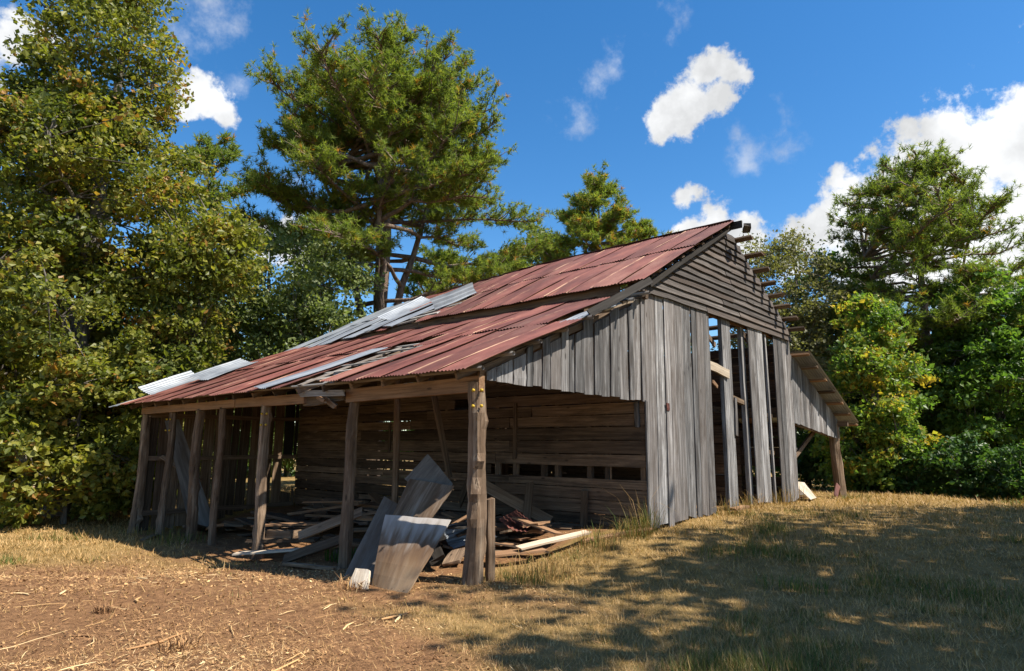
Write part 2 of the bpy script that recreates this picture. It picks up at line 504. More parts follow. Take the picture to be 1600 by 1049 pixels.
LF_OLIVE = leafmat('dry_olive_leaves', [(0.0, (0.09, 0.095, 0.04)), (0.5, (0.17, 0.165, 0.07)), (1.0, (0.25, 0.21, 0.10))], 0.36, 0.5, 0.3)
LF_YELLOW = leafmat('yellow_leaves', [(0.0, (0.07, 0.09, 0.015)), (0.5, (0.20, 0.16, 0.025)), (1.0, (0.36, 0.19, 0.04))], 0.4)
LF_PINE = leafmat('pine_needles', [(0.0, (0.05, 0.075, 0.020)), (0.4, (0.125, 0.165, 0.034)), (0.78, (0.21, 0.23, 0.046)), (0.9, (0.28, 0.21, 0.042)), (1.0, (0.33, 0.15, 0.035))], 0.42, 0.6, 0.2, 1.9)
GRASS = leafmat('dry_grass', [(0.0, (0.06, 0.105, 0.018)), (0.3, (0.14, 0.14, 0.032)), (0.42, (0.27, 0.165, 0.056)), (0.75, (0.42, 0.258, 0.10)), (1.0, (0.58, 0.39, 0.185))], 0.2, 0.6, 0.2, 1.0)
LITTER = leafmat('leaf_litter', [(0.0, (0.085, 0.042, 0.02)), (0.35, (0.22, 0.115, 0.05)), (0.6, (0.37, 0.205, 0.09)), (0.85, (0.55, 0.345, 0.15)), (1.0, (0.72, 0.53, 0.28))], 0.0, 0.75, 0.25)

# ------------------------------------------------------------------ ground
CTRL = np.array([
    (0, 0, -.02), (0, 2.7, -.15), (0, 5.5, -.36), (0, 7.3, -.31), (0, 8.4, -.30), (0, 10, -.38), (0, 11.6, -.47),
    (4.16, 0, .27), (6.7, 0, .38), (8, 0, .45), (9.6, 0, .45), (11.2, 0, .42), (14.7, 0, .36), (18, 0, .30), (18, -6, .25), (12, -5, .2), (23, 0, -.15), (24, -6, -.2), (32, -4, -.6), (32, 5, -.6),
    (-1, 0, -.1), (-1.3, 6.6, -.33), (-2, 12, -.42), (0, 22, -.2), (3, 24, -.15), (-4, 20, -.2), (10, 28, -.2),
    (-6, -6, 0), (-3, -3, -.02), (2, -5, 0.0), (-5, 3, -.1), (8, -12, .1), (4.1, 6, .05), (4.1, 11, .0), (8, 6, .2), (11, 11, .1), (15, 11, .1), (-15, 0, 0), (-15, 20, -.3), (30, 20, -.3), (50, 0, -.8), (0, 50, -.2), (50, 50, -.5), (-30, -30, 0), (30, -30, 0)])


def gz_np(x, y):
    x = np.asarray(x, float); y = np.asarray(y, float)
    d2 = (x[..., None] - CTRL[:, 0]) ** 2 + (y[..., None] - CTRL[:, 1]) ** 2
    w = 1.0 / (d2 + 0.6) ** 1.6
    z = (w * CTRL[:, 2]).sum(-1) / w.sum(-1)
    return z


def gz(x, y):
    return float(gz_np(np.array([x]), np.array([y]))[0])


class VNoise:
    def __init__(s, seed):
        s.g = np.random.default_rng(seed).random((256, 256))

    def __call__(s, x, y):
        x = np.asarray(x, float); y = np.asarray(y, float)
        xi, yi = np.floor(x).astype(int), np.floor(y).astype(int)
        fx, fy = x - xi, y - yi
        fx = fx * fx * (3 - 2 * fx); fy = fy * fy * (3 - 2 * fy)
        g = s.g
        a = g[xi % 256, yi % 256]; b = g[(xi + 1) % 256, yi % 256]; c = g[xi % 256, (yi + 1) % 256]; d = g[(xi + 1) % 256, (yi + 1) % 256]
        return (a * (1 - fx) + b * fx) * (1 - fy) + (c * (1 - fx) + d * fx) * fy


VN = VNoise(5)
VN2 = VNoise(9)


def litter_mask(x, y):
    """1 on the bare littered yard to the left front and inside the barn, 0 on grass"""
    n = (VN(x * 0.8, y * 0.8) - .5) * 0.9 + (VN2(x * 2.7, y * 2.7) - .5) * 0.5
    e = 1 - np.sqrt(((x + 3.6) / 2.6) ** 2 + ((y - 1.2) / 6.2) ** 2)
    e = np.maximum(e, 0.55 - np.sqrt(((x + 1.2) / 2.2) ** 2 + ((y - 3.0) / 4.5) ** 2) * 0.55)
    ins = ((x > -0.4) & (x < 14.7) & (y > 0.5) & (y < 11.4)).astype(float)
    return np.clip((e + n * 0.35) * 2.6 + 0.25, 0, 1) * (1 - ins) + ins


def make_ground():
    c = np.concatenate([[-900, -400, -200, -100, -60, -40, -28, -20], np.arange(-14, 30, 0.21), [32, 36, 42, 50, 65, 90, 150, 300, 600, 900]])
    X, Y = np.meshgrid(c, c, indexing='ij')
    n = len(c)
    Z = gz_np(X.ravel(), Y.ravel()).reshape(X.shape)
    bump = (VN(X * 1.3, Y * 1.3) - .5) * 0.05 + (VN2(X * 4, Y * 4) - .5) * 0.03
    Z = Z + bump * (np.abs(X) < 60)
    V = np.stack([X, Y, Z], -1).reshape(-1, 3)
    i, j = np.meshgrid(np.arange(n - 1), np.arange(n - 1), indexing='ij')
    a = (i * n + j).ravel()
    F = np.stack([a, a + n, a + n + 1, a + 1], -1)
    me = mesh_np('ground', V, F, True, litter_mask(V[:, 0], V[:, 1]), 'bare')
    m, nt, N, L, b = new_mat('field_ground')
    tc = N.new('ShaderNodeTexCoord')

    def noise(s, d, r):
        q = N.new('ShaderNodeTexNoise'); q.inputs['Scale'].default_value = s; q.inputs['Detail'].default_value = d; q.inputs['Roughness'].default_value = r
        L.new(tc.outputs['Object'], q.inputs['Vector'])
        return q.outputs['Fac']
    g = ramp(N, [(0.3, (0.13, 0.092, 0.035)), (0.5, (0.24, 0.16, 0.062)), (0.72, (0.34, 0.225, 0.095))])
    L.new(noise(2.2, 8, 0.7), g.inputs[0])
    l = ramp(N, [(0.3, (0.075, 0.040, 0.020)), (0.46, (0.17, 0.089, 0.043)), (0.6, (0.265, 0.143, 0.068)), (0.75, (0.37, 0.235, 0.12))])
    L.new(noise(9, 10, 0.78), l.inputs[0])
    at = N.new('ShaderNodeAttribute'); at.attribute_name = 'bare'
    c2 = rgbmix(N, L, at.outputs['Fac'], g.outputs[0], l.outputs[0])
    L.new(c2, b.inputs['Base Color'])
    b.inputs['Roughness'].default_value = 0.95; b.inputs['Specular IOR Level'].default_value = 0.1
    bp = N.new('ShaderNodeBump'); bp.inputs['Strength'].default_value = 0.9; bp.inputs['Distance'].default_value = 0.03
    L.new(noise(28, 8, 0.75), bp.inputs['Height']); L.new(bp.outputs[0], b.inputs['Normal'])
    o = link('ground', me, m)
    tag(o, 'dry mown field with brown littered yard around the barn', 'ground', kind='structure')


make_ground()

# ------------------------------------------------------------------ barn
WL, WM, WR, LEN = 4.155, 7.011, 3.56, 11.53
XR = WL + WM           # right wall of the tall middle
XO = XR + WR           # outer posts of the right shed
XC = WL + WM / 2
LEAN0, LEANS = 2.60, 0.415        # left shed roof: height at x=-.35, slope
UP0, UPS = 4.58, 0.541           # tall roof: height at x=3.85, slope


def lean_z(x): return LEAN0 + LEANS * (x + .35)


def sag(y): return -0.045 * max(0.0, y - 5.5)


def up_z(x, y=0): return (UP0 + UPS * (x - 3.85) if x <= XC else UP0 + UPS * (2 * XC - x - 3.85)) + sag(y)


def right_z(x): return 4.22 - 0.44 * (x - XR)


barn = tag(empty('barn', (0, 0, 0)), 'weathered grey wooden barn with rusted red metal roof and open side sheds', 'barn')
rb = random.Random(21)


def part(name, me=None, mat=None):
    if me is None:
        o = empty(name); o.parent = barn
        return o
    return link(name, me, mat, barn)


def vplank(parent, x0, x1, y, zb0, zb1, zt0, zt1, mat, t=0.022, lean=0.0, nrm=(0, -1, 0), axis='x', name='plank'):
    """an upright plank whose foot and head may be cut on a slope; axis is the direction of its width"""
    w = x1 - x0
    l = max(zt0, zt1) - min(zb0, zb1)
    segs = 4
    V = []
    wob = 0.006
    for i in range(segs + 1):
        u = i / segs
        dy = rb.uniform(-wob, wob); dz = rb.uniform(-.003, .003)
        for (sy, sz) in ((-1, -1), (1, -1), (1, 1), (-1, 1)):
            zb, zt = (zb0, zt0) if sy < 0 else (zb1, zt1)
            zz = zb + (zt - zb) * u - (min(zb0, zb1) + l / 2)
            V.append((zz, sy * w / 2 + dy, sz * t / 2 + dz))
    F = [(0, 3, 2, 1)]
    for i in range(segs):
        a, b = 4 * i, 4 * i + 4
        for j in range(4):
            k = (j + 1) % 4
            F.append((a + j, a + k, b + k, b + j))
    e = 4 * segs
    F.append((e, e + 1, e + 2, e + 3))
    me = mesh_np('plank', V, F)
    cx = (x0 + x1) / 2
    X = Vector((lean if axis == 'x' else 0, 0 if axis == 'x' else lean, 1)).normalized()
    Y = Vector((1, 0, 0)) if axis == 'x' else Vector((0, 1, 0))
    Y = (Y - X * Y.dot(X)).normalized()
    Z = X.cross(Y)
    c = Vector((cx, y, min(zb0, zb1) + l / 2)) if axis == 'x' else Vector((y, cx, min(zb0, zb1) + l / 2))
    M = Matrix(((X.x, Y.x, Z.x, c.x), (X.y, Y.y, Z.y, c.y), (X.z, Y.z, Z.z, c.z), (0, 0, 0, 1)))
    return link(name, me, mat, parent, M)


# --- left shed: siding that hangs over the open end
shed_siding = part('shed_siding')
x = 0.16
while x < WL - 0.03:
    w = min(rb.choice([0.15, 0.19, 0.23, 0.27]), WL - 0.02 - x)
    if WL - 0.02 - (x + w) < 0.1: w = WL - 0.02 - x
    zb = 2.50 - 0.012 * x + rb.uniform(-.015, .015)
    cut = rb.choice([0, .02, .04, .10, .14])
    vplank(shed_siding, x + rb.uniform(.004, .018), x + w - rb.uniform(.004, .018), rb.uniform(-.02, .012), zb, zb + rb.uniform(-.01, .01), lean_z(x) - .10 - cut, lean_z(x + w) - .10 - cut, W_GREY, lean=rb.uniform(-.008, .008))
    x += w
board('nailing_rail', (0.1, 0.06, 2.58), (WL, 0.06, 2.56), 0.12, 0.05, (0, -1, 0), W_BEAM, barn)
board('nailing_rail', (0.1, 0.06, lean_z(.1) - .17), (WL, 0.06, lean_z(WL) - .17), 0.1, 0.05, (0, -1, 0), W_BROWN, barn)

# --- front wall of the tall middle
front = part('front_wall')


def run(parent, xa, xb, y, zb, zt, widths, lean=0.0, mat=W_GREY, gap=.015, lj=0.005):
    x = xa
    while x < xb - 0.02:
        w = min(rb.choice(widths), xb - x)
        if xb - (x + w) < 0.08: w = xb - x
        g0 = gz(x + w / 2, y)
        vplank(parent, x + gap * rb.uniform(.3, 1.6), x + w - gap * rb.uniform(.3, 1.6), y + rb.uniform(-.024, .012), g0 + zb + rb.uniform(-.06, .05), g0 + zb + rb.uniform(-.06, .05), zt, zt, mat, lean=lean + rb.uniform(-lj, lj))
        x += w


run(front, WL - 0.01, 6.66, -0.012, 0.04, 4.52, [0.20, 0.25, 0.3, 0.36], gap=.008)
for zz in (1.5, 3.1, 4.05):
    board('nailing_rail', (WL + .1, 0.045, zz), (6.68, 0.045, zz + .02), 0.16, 0.05, (0, -1, 0), W_DARK, barn)
run(front, 8.62, 9.44, -0.012, 0.05, 4.48, [0.41], lean=-0.025)
run(front, 10.12, 11.24, -0.012, 0.05, 4.44, [0.26, 0.3, 0.33], lean=-0.015)
# door posts and the thin pole
board('door_post', (7.58, 0.05, gz(7.5, 0) - .05), (7.52, 0.05, 4.5), 0.42, 0.09, (0, -1, 0), W_GREY, barn)
board('door_post', (6.74, 0.08, gz(6.7, 0) - .05), (6.72, 0.08, 4.5), 0.10, 0.09, (0, -1, 0), W_GREY, barn)
board('door_post', (8.66, 0.12, gz(8.6, 0) - .05), (8.54, 0.12, 4.45), 0.16, 0.09, (0, -1, 0), W_GREY, barn)
board('pole', (9.82, 0.02, gz(9.8, 0) - .05), (9.66, 0.02, 4.40), 0.07, 0.05, (0, -1, 0), W_GREY, barn)
board('cross_rail', (6.70, 0.02, 3.36), (7.50, -0.02, 3.24), 0.18, 0.05, (0, -1, 0), W_PALE, barn)
board('cross_rail', (7.72, 0.14, 2.80), (8.75, 0.14, 2.66), 0.10, 0.10, (0, -1, 0), W_SCRAP, barn)
board('cross_rail', (9.3, 0.12, 2.50), (10.1, 0.12, 2.46), 0.09, 0.06, (0, -1, 0), W_SCRAP, barn)
board('cross_rail', (9.3, 0.12, 1.62), (10.1, 0.12, 1.60), 0.09, 0.06, (0, -1, 0), W_SCRAP, barn)
board('lintel', (6.60, 0.10, 4.52), (11.1, 0.10, 4.46), 0.16, 0.08, (0, -1, 0), W_BEAM, barn)
board('door_latch', (6.66, -0.055, 3.02), (6.86, -0.06, 2.92), 0.07, 0.03, (0, -1, 0), W_BEAM, barn)
board('hinge_plate', (4.84, -0.045, 2.47), (4.85, -0.045, 2.33), 0.10, 0.012, (0, -1, 0), M_RUST, barn, jag=.01)
board('door_batten', (7.78, -0.02, 1.95), (7.80, -0.02, 2.75), 0.10, 0.03, (0, -1, 0), W_GREY, barn)

# --- horizontal weatherboards of the gable
gable = part('gable_siding')
z, k = 4.44, 0
while z < 6.4:
    h = rb.uniform(0.132, 0.150)
    xa = max(3.95, 3.85 + (z + h * .4 - UP0 + 0.10) / UPS)
    xb = min(XR + .10, 2 * XC - 3.85 - (z + h * .4 - UP0 + 0.04) / UPS)
    if xb - xa > 0.2:
        cuts = [xa, xb] if (xb - xa) < 2.2 else [xa, xa + (xb - xa) * rb.uniform(.35, .65), xb]
        for a, b2 in zip(cuts[:-1], cuts[1:]):
            tilt = rb.uniform(-.012, .012)
            o = board('weatherboard', (a + .003, -0.045 + rb.uniform(-.006, .006), z + h / 2 - tilt - .012 * (a - WL) / 7), (b2 - .003 - rb.uniform(0, .12) * (b2 == xb), -0.045, z + h / 2 + tilt - .012 * (b2 - WL) / 7), h + .035, 0.024, (0, -1, 0.26), W_GABLE, gable, segs=5, wob=.009, jag=.02)
    z += h
    k += 1

# --- inner wall (left side of the tall middle), horizontal boards seen through the open shed
inner = part('inner_wall')
SLOT = (1.10, 1.31)
z = 0.02
row = 0
while z < 4.25:
    h = rb.uniform(0.19, 0.27)
    if z < SLOT[0] < z + h + .06: h = SLOT[0] - z
    if SLOT[0] - .01 <= z < SLOT[1] - .01:                       # the open row near the front
        z0s = 3.75
        h = SLOT[1] - SLOT[0]
    else:
        z0s = 0.02
    cuts = [z0s]
    while cuts[-1] < LEN - 2.2:
        cuts.append(cuts[-1] + rb.choice([2.6, 3.2, 3.6, 4.2]))
    cuts[-1] = LEN
    for a, b2 in zip(cuts[:-1], cuts[1:]):
        if 2.55 < z + h / 2 < 2.8 and a < 4.6 < b2:               # little hatch high up
            segsab = [(a, 3.6), (4.9, b2)] if b2 > 5.1 else [(a, 3.6)]
        else:
            segsab = [(a, b2)]
        for (aa, bb) in segsab:
            if bb - aa < 0.3: continue
            if z + h > 3.55 and bb > 8.8:                        # top boards gone towards the far end
                bb = 8.7
                if bb - aa < .3: continue
            gapf = rb.uniform(.012, .020) if aa < 4 else rb.uniform(.012, .024)
            board('plank', (WL + rb.uniform(-.013, .013), aa + .006, z + h / 2), (WL + rb.uniform(-.013, .013), bb - .006, z + h / 2 + rb.uniform(-.006, .006)), h - gapf, 0.024, (-1, 0, 0), W_BROWN, inner, segs=4, wob=.003 if aa < 4 else .006)
    z += h
for yy in (0.1, 0.85, 1.25, 2.0, 2.35, 3.1, 3.6, 5.2, 7.0, 8.6, 10.2, 11.4):
    board('stud', (WL + .065, yy, gz(WL, yy) - .05), (WL + .065, yy, 4.35), 0.10, 0.09, (-1, 0, 0), W_BROWN, barn)
board('wall_batten', (WL - .03, 3.05, 1.42), (WL - .03, 3.05, 2.55), 0.09, 0.03, (-1, 0, 0), W_BROWN, barn)
board('wall_batten', (WL - .03, 7.2, 1.5), (WL - .03, 7.2, 2.2), 0.08, 0.03, (-1, 0, 0), W_BROWN, barn)
board('wall_batten', (WL - .04, 0.16, 2.02), (WL - .04, 0.16, 2.45), 0.09, 0.03, (-1, 0, 0), W_GREY, barn)
board('corner_board', (WL - 0.03, -0.028, 0.2), (WL - 0.03, -0.028, 2.46), 0.06, 0.03, (0, -1, 0), W_GREY, barn)

# --- far end wall of the left shed, upright planks with light between them
end = part('end_wall')
x = 0.03
while x < WL - 0.05:
    w = min(rb.choice([0.2, 0.24, 0.28, 0.31]), WL - x)
    g0 = gz(x, LEN)
    gap = rb.choice([.003, .006, .010, .016, .022])
    if 3.66 < x + w / 2 < 4.16:
        vplank(end, x + gap, x + w - gap, LEN, 1.36, 1.36, lean_z(x) - .1, lean_z(x + w) - .1, W_DARK if rb.random() < .3 else W_BROWN)
        vplank(end, x + gap, x + w - gap, LEN, g0 - .05, g0 - .05, 0.25 + rb.uniform(0, .35), 0.25 + rb.uniform(0, .2), W_BROWN)
    else:
        vplank(end, x + gap, x + w - gap, LEN + rb.uniform(-.005, .005), g0 + rb.uniform(-.02, .12), g0 + rb.uniform(-.02, .12), lean_z(x) - .1, lean_z(x + w) - .1, W_SCRAP, lean=rb.uniform(-.012, .012))
    x += w
for zz in (-0.0, 1.30, 2.35):
    board('nailing_rail', (0.1, LEN - .05, zz), (WL - .05, LEN - .05, zz + .04), 0.11, 0.06, (0, -1, 0), W_BROWN, barn)

# --- right wall and back gable of the tall middle (seen through the doorways)
rw = part('right_wall')
z = 0.25
while z < 4.2:
    h = rb.uniform(.2, .27)
    for a, b2 in ((0.05, 3.9), (3.9, 7.8), (7.8, LEN)):
        if rb.random() < 0.08: continue
        board('plank', (XR, a + .01, z + h / 2), (XR, b2 - .01, z + h / 2), h - rb.uniform(.006, .03), 0.024, (1, 0, 0), W_BROWN, rw, segs=2)
    z += h
bw = part('back_wall')
x = WL + .05
while x < XR - .05:
    w = min(rb.choice([.26, .3, .34]), XR - x)
    if not (6.9 < x < 8.2):
        vplank(bw, x + .008, x + w - .008, LEN, gz(x, LEN) - .05, gz(x, LEN) - .05, min(up_z(x, LEN), up_z(x + w, LEN)) - .2, min(up_z(x, LEN), up_z(x + w, LEN)) - .2, W_BROWN)
    x += w
# inside: stall partition, posts, loft joists
for (px, py) in ((6.6, 3.8), (8.7, 3.8), (6.6, 7.6), (8.7, 7.6)):
    board('inner_post', (px, py, gz(px, py) - .05), (px, py, up_z(px, py) - .25), 0.16, 0.16, (0, -1, 0), W_BROWN, barn)
for yy in (1.3, 2.6, 3.9, 5.2, 6.5, 7.8, 9.1):
    board('loft_joist', (WL + .1, yy, 2.62), (XR - .1, yy, 2.64), 0.15, 0.06, (0, 1, 0), W_BROWN, barn, segs=2)
part_wall = part('stall_partition')
z = 0.35
while z < 2.4:
    h = rb.uniform(.2, .26)
    board('plank', (8.75, 0.35, z + h / 2), (8.75, 5.0, z + h / 2), h - .03, .024, (-1, 0, 0), W_BROWN, part_wall, segs=2)
    board('plank', (6.55, 0.6, z + h / 2), (6.55, 5.0, z + h / 2), h - .03, .024, (-1, 0, 0), W_BROWN, part_wall, segs=2)
    z += h
loft = part('loft_floor')
for i in range(16):
    if i in (3, 4, 9): continue
    board('plank', (WL + .2 + i * .42, 1.5, 2.72), (WL + .2 + i * .42, 10.5, 2.72), .38, .025, (0, 0, 1), W_BROWN, loft, segs=2)

# --- log posts under the left eave
posts = [(0.0, 0.0, 2.46, .135, .115), (0.0, 2.72, 2.34, .095, .080), (0.0, 5.52, 2.36, .10, .09), (0.0, 7.29, 2.36, .072, .065), (0.0, 8.38, 2.36, .105, .095), (0.0, 9.95, 2.36, .085, .075), (0.0, 11.5, 2.36, .12, .10)]
post_objs, post_ms = [], []
for i, (px, py, pt, r0, r1) in enumerate(posts):
    dx = (0.0, .03, .05, .02, .02, .05, .03)[i]
    post_objs.append(log('post', (px, py, gz(px, py) - .12), (px + dx, py + (.0, .02, .06, .0, -.02, -.03, .0)[i], pt), r0, r1, W_POST, barn, seed=40 + i, n=12, rings=26, knots=16, bend=.024))
    post_ms.append(LOGM['post'].copy())
board('post_brace', (0.25, -0.05, gz(.2, 0) - .05), (0.24, -0.04, 0.98), 0.12, 0.06, (0, -1, 0), W_POST, barn)
log('post', (2.6, 4.95, gz(2.6, 5) - .1), (2.6, 5.0, lean_z(2.6) - .2), .075, .07, W_POST, barn, seed=61, bend=.01)
board('roof_brace', (2.75, 4.35, lean_z(2.7) - .2), (3.5, 4.3, 1.0), 0.13, 0.05, (0, -1, 0), W_BROWN, barn)


# yellow fence insulators nailed to three of the posts
def insulator(pi, zz, ang):
    px, py = posts[pi][0], posts[pi][1]
    rr = posts[pi][3] + .015
    V, F = [], []
    prof = [(0, .006), (0.0, .016), (.012, .026), (.02, .012), (.03, .012), (.038, .026), (.05, .016), (.052, .004)]
    n = 10
    for (l, r) in prof:
        for j in range(n):
            a = 2 * math.pi * j / n
            V.append((l, r * math.cos(a), r * math.sin(a)))
    for i in range(len(prof) - 1):
        for j in range(n):
            k = (j + 1) % n
            F.append((i * n + j, i * n + k, (i + 1) * n + k, (i + 1) * n + j))
    p0 = Vector((px + math.cos(ang) * rr * .9, py + math.sin(ang) * rr * .9, zz))
    M, _ = frame(p0, p0 + Vector((math.cos(ang), math.sin(ang), 0)) * .05, (0, 0, 1))
    M.translation = p0
    o = link('fence_insulator', mesh_np('insulator', V, F, True), M_YELLOW, post_objs[pi])
    o.matrix_parent_inverse = Matrix.Identity(4)
    o.matrix_local = post_ms[pi].inverted() @ M @ Matrix.Scale(0.8, 4)


for pi, zs in ((0, (2.34, 2.14)), (2, (2.2, 2.0)), (5, (2.2, 1.95))):
    for zz in zs:
        insulator(pi, zz, math.radians(-150))
        insulator(pi, zz + .004, math.radians(-110))

# --- eave beams, rafters, laths of the left shed
board('eave_beam', (-0.02, -0.12, 2.43), (-0.02, 2.85, 2.41), 0.20, 0.09, (-1, 0, 0), W_BEAM, barn, wob=.004)
board('eave_beam', (-0.02, 2.95, 2.40), (0.06, 4.3, 2.36), 0.15, 0.08, (-1, 0, 0), W_SCRAP, barn, wob=.02, jag=.06)
board('eave_beam', (0.0, 4.15, 2.43), (0.0, 6.7, 2.44), 0.17, 0.09, (-1, 0, 0), W_BEAM, barn, wob=.006)
board('eave_beam', (0.0, 6.72, 2.44), (0.0, 11.65, 2.44), 0.16, 0.09, (-1, 0, 0), W_BEAM, barn, wob=.006)
board('splintered_board', (0.0, 3.55, 2.40), (-0.16, 2.95, 2.22), 0.09, 0.05, (-1, 0, 0), W_SCRAP, barn, jag=.09)
board('splintered_board', (-0.1, 4.2, 2.50), (-0.18, 2.7, 2.44), 0.10, 0.04, (-1, 0, 0), W_SLAT, barn, jag=.09)
board('splintered_board', (-0.05, 3.7, 2.42), (-0.22, 3.2, 2.33), 0.06, 0.04, (-1, 0, 0), W_BEAM, barn, jag=.08)
yy = 0.12
while yy < 12:
    board('rafter', (-0.25, yy, lean_z(-.25) - .115), (WL - .03, yy + rb.uniform(-.03, .03), lean_z(WL) - .115), 0.10, 0.05, (0, 1, 0), W_BROWN, barn, segs=2)
    yy += 0.78
for i, xx in enumerate(np.linspace(-.18, 3.9, 8)):
    a, b2 = -.22 - rb.uniform(0, .12), 12.05
    log('lath', (xx, a, lean_z(xx) - .045), (xx + rb.uniform(-.06, .06), b2, lean_z(xx) - .045), 0.028, .024, W_SLAT, barn, seed=90 + i, n=6, rings=14, bend=.02, knots=0)
for i, (xx, ya, yb) in enumerate(((0.05, 2.4, 4.3), (1.15, 2.6, 4.6))):
    board('sheathing_board', (xx, ya, lean_z(xx) - .02), (xx + rb.uniform(-.1, .1), yb, lean_z(xx) - .015), .13 - .02 * i, .02, (-LEANS, 0, 1), W_SLAT, barn, jag=.05)
for i, yy in enumerate((3.15, 3.95)):
    board('sheathing_board', (-.25, yy, lean_z(-.25) - .01), (1.9, yy + .1, lean_z(1.9) - .005), .13, .02, (-LEANS, 0, 1), W_SLAT, barn, jag=.05)
for i, (xx, ya, yb) in enumerate(((0.35, 2.7, 4.25), (0.75, 2.75, 4.5), (1.5, 2.9, 4.6), (1.9, 3.0, 4.4))):
    board('slat', (xx, ya, lean_z(xx) + .012), (xx + rb.uniform(-.08, .08), yb, lean_z(xx) + .016), .06, .025, (-LEANS, 0, 1), W_SLAT, barn, jag=.05)

# --- tall roof frame: plates, rafters, purlins, ridge
board('wall_plate', (WL - .02, -.1, 4.36), (WL - .02, 6, 4.36), 0.16, 0.1, (1, 0, 0), W_BROWN, barn)
board('wall_plate', (WL - .02, 6, 4.35), (WL - .02, LEN + .3, 4.12), 0.16, 0.1, (1, 0, 0), W_BROWN, barn)
board('fascia', (3.93, .35, UP0 - .11), (3.93, 6, UP0 - .11), 0.18, 0.03, (-1, 0, 0), W_BROWN, barn, wob=.004)
board('fascia', (3.93, 6, UP0 - .11), (3.93, 12.1, UP0 - .10 + sag(12.1)), 0.15, 0.03, (-1, 0, 0), W_SCRAP, barn, wob=.01)
yy = 0.15
while yy < 12:
    board('rafter', (3.95, yy, up_z(3.95, yy) - .14), (XC, yy, up_z(XC, yy) - .14), .12, .05, (0, 1, 0), W_BROWN, barn, segs=2)
    board('rafter', (XC, yy, up_z(XC, yy) - .14), (XR + .15, yy, up_z(XR + .15, yy) - .14), .12, .05, (0, 1, 0), W_BROWN, barn, segs=2)
    yy += 0.95
for i, xx in enumerate(np.linspace(4.0, XC - .15, 9)):
    M = (-UPS, 0, 1)
    board('purlin', (xx, -.2, up_z(xx) - .05), (xx, 5.5, up_z(xx) - .05), .09, .045, M, W_BROWN, barn, segs=2)
    board('purlin', (xx, 5.5, up_z(xx) - .05), (xx, 12.05, up_z(xx, 12.05) - .05), .09, .045, M, W_SCRAP, barn, segs=2)
for i, xx in enumerate((8.02, 8.52, 8.98, 9.42, 9.83, 10.22, 10.66, 11.05)):
    board('purlin', (xx + .12, -.40 - rb.uniform(-.08, .08), up_z(xx + .12) - .03), (xx + .12, 5.5, up_z(xx + .12) - .03), .13, .05, (UPS, 0, 1), W_SCRAP if i % 3 else W_POST, barn, segs=2, jag=.03)
    board('purlin', (xx + .12, 5.5, up_z(xx + .12) - .03), (xx + .12, 12.0, up_z(xx + .12, 12) - .03), .13, .05, (UPS, 0, 1), W_BROWN, barn, segs=2)
board('ridge_board', (XC, -.42, up_z(XC) - .10), (XC, 6, up_z(XC) - .10), .16, .05, (1, 0, 0), W_DARK, barn)
board('ridge_board', (XC, 6, up_z(XC) - .10), (XC, 12, up_z(XC, 12) - .10), .16, .05, (1, 0, 0), W_DARK, barn)
board('ridge_stub', (XC + .04, -.52, up_z(XC) - .13), (XC + .30, -.38, up_z(XC) - .20), .16, .06, (0, 0, 1), W_GABLE, barn, jag=.03)
# rake board left of the gable, one end fallen over the shed roof
board('rake_board', (3.98, -.26, up_z(4) - .09), (2.15, -.24, lean_z(2.1) + .06), .13, .03, (0, -1, .5), W_DARK, barn, wob=.004)
board('rake_board', (WL + .0, -.14, up_z(WL) - .2), (XC, -.14, up_z(XC) - .14), .10, .03, (0, -1, 0), W_DARK, barn)


# --- corrugated sheets
_sheet_cache = {}


def sheet_mesh(l, w, mat, variant=0, curl=None, rows=6):
    key = (round(l, 2), round(w, 2), mat.name, variant)
    if curl is None and key in _sheet_cache: return _sheet_cache[key]
    r = random.Random(hash(key) % 9999 if curl is None else variant)
    nw = max(2, round(w / .068)); nc = nw * 6
    ph = [r.uniform(0, 6.28) for _ in range(6)]
    V = np.zeros((rows + 1, nc + 1, 3))
    for i in range(rows + 1):
        u = i / rows
        for j in range(nc + 1):
            v = j / nc
            xx, yv = (u - .5) * l, (v - .5) * w
            zz = .0085 * math.cos(2 * math.pi * nw * v) + .007 * math.sin(2.3 * u * 3 + ph[0]) + .006 * math.sin(5 * v + 3 * u + ph[1])
            if i == 0: xx += .012 * math.sin(7 * v + ph[2])
            if i == rows: xx += .012 * math.sin(9 * v + ph[3])
            if curl:
                xx, yv, dz = curl(u, v, xx, yv)
                zz += dz
            V[i, j] = (xx, yv, zz)
    n = nc + 1
    i, j = np.meshgrid(np.arange(rows), np.arange(nc), indexing='ij')
    a = (i * n + j).ravel()
    F = np.stack([a, a + n, a + n + 1, a + 1], -1)
    me = mesh_np('metal_sheet', V.reshape(-1, 3), F, True)
    me.materials.append(mat)
    if curl is None: _sheet_cache[key] = me
    return me


def sheet(parent, x0, x1, yc, zf, w, mat, lift=0.0, yaw=0.0, roll=0.0, variant=0, curl=None, pitch=0.0):
    """sheet lying on a roof plane zf(x); local X runs up the slope"""
    p0, p1 = Vector((x0, yc, zf(x0))), Vector((x1, yc, zf(x1)))
    d = p1 - p0
    nrm = Vector((-d.z, 0, d.x)).normalized()
    if nrm.z < 0: nrm = -nrm
    M, l = frame(p0, p1, nrm)
    M = M @ Matrix.Translation((0, 0, lift + .012)) @ Matrix.Rotation(yaw, 4, 'Z') @ Matrix.Rotation(roll, 4, 'X') @ Matrix.Rotation(pitch, 4, 'Y')
    return link('metal_sheet', sheet_mesh(l, w, mat, variant, curl), mat, parent, M)


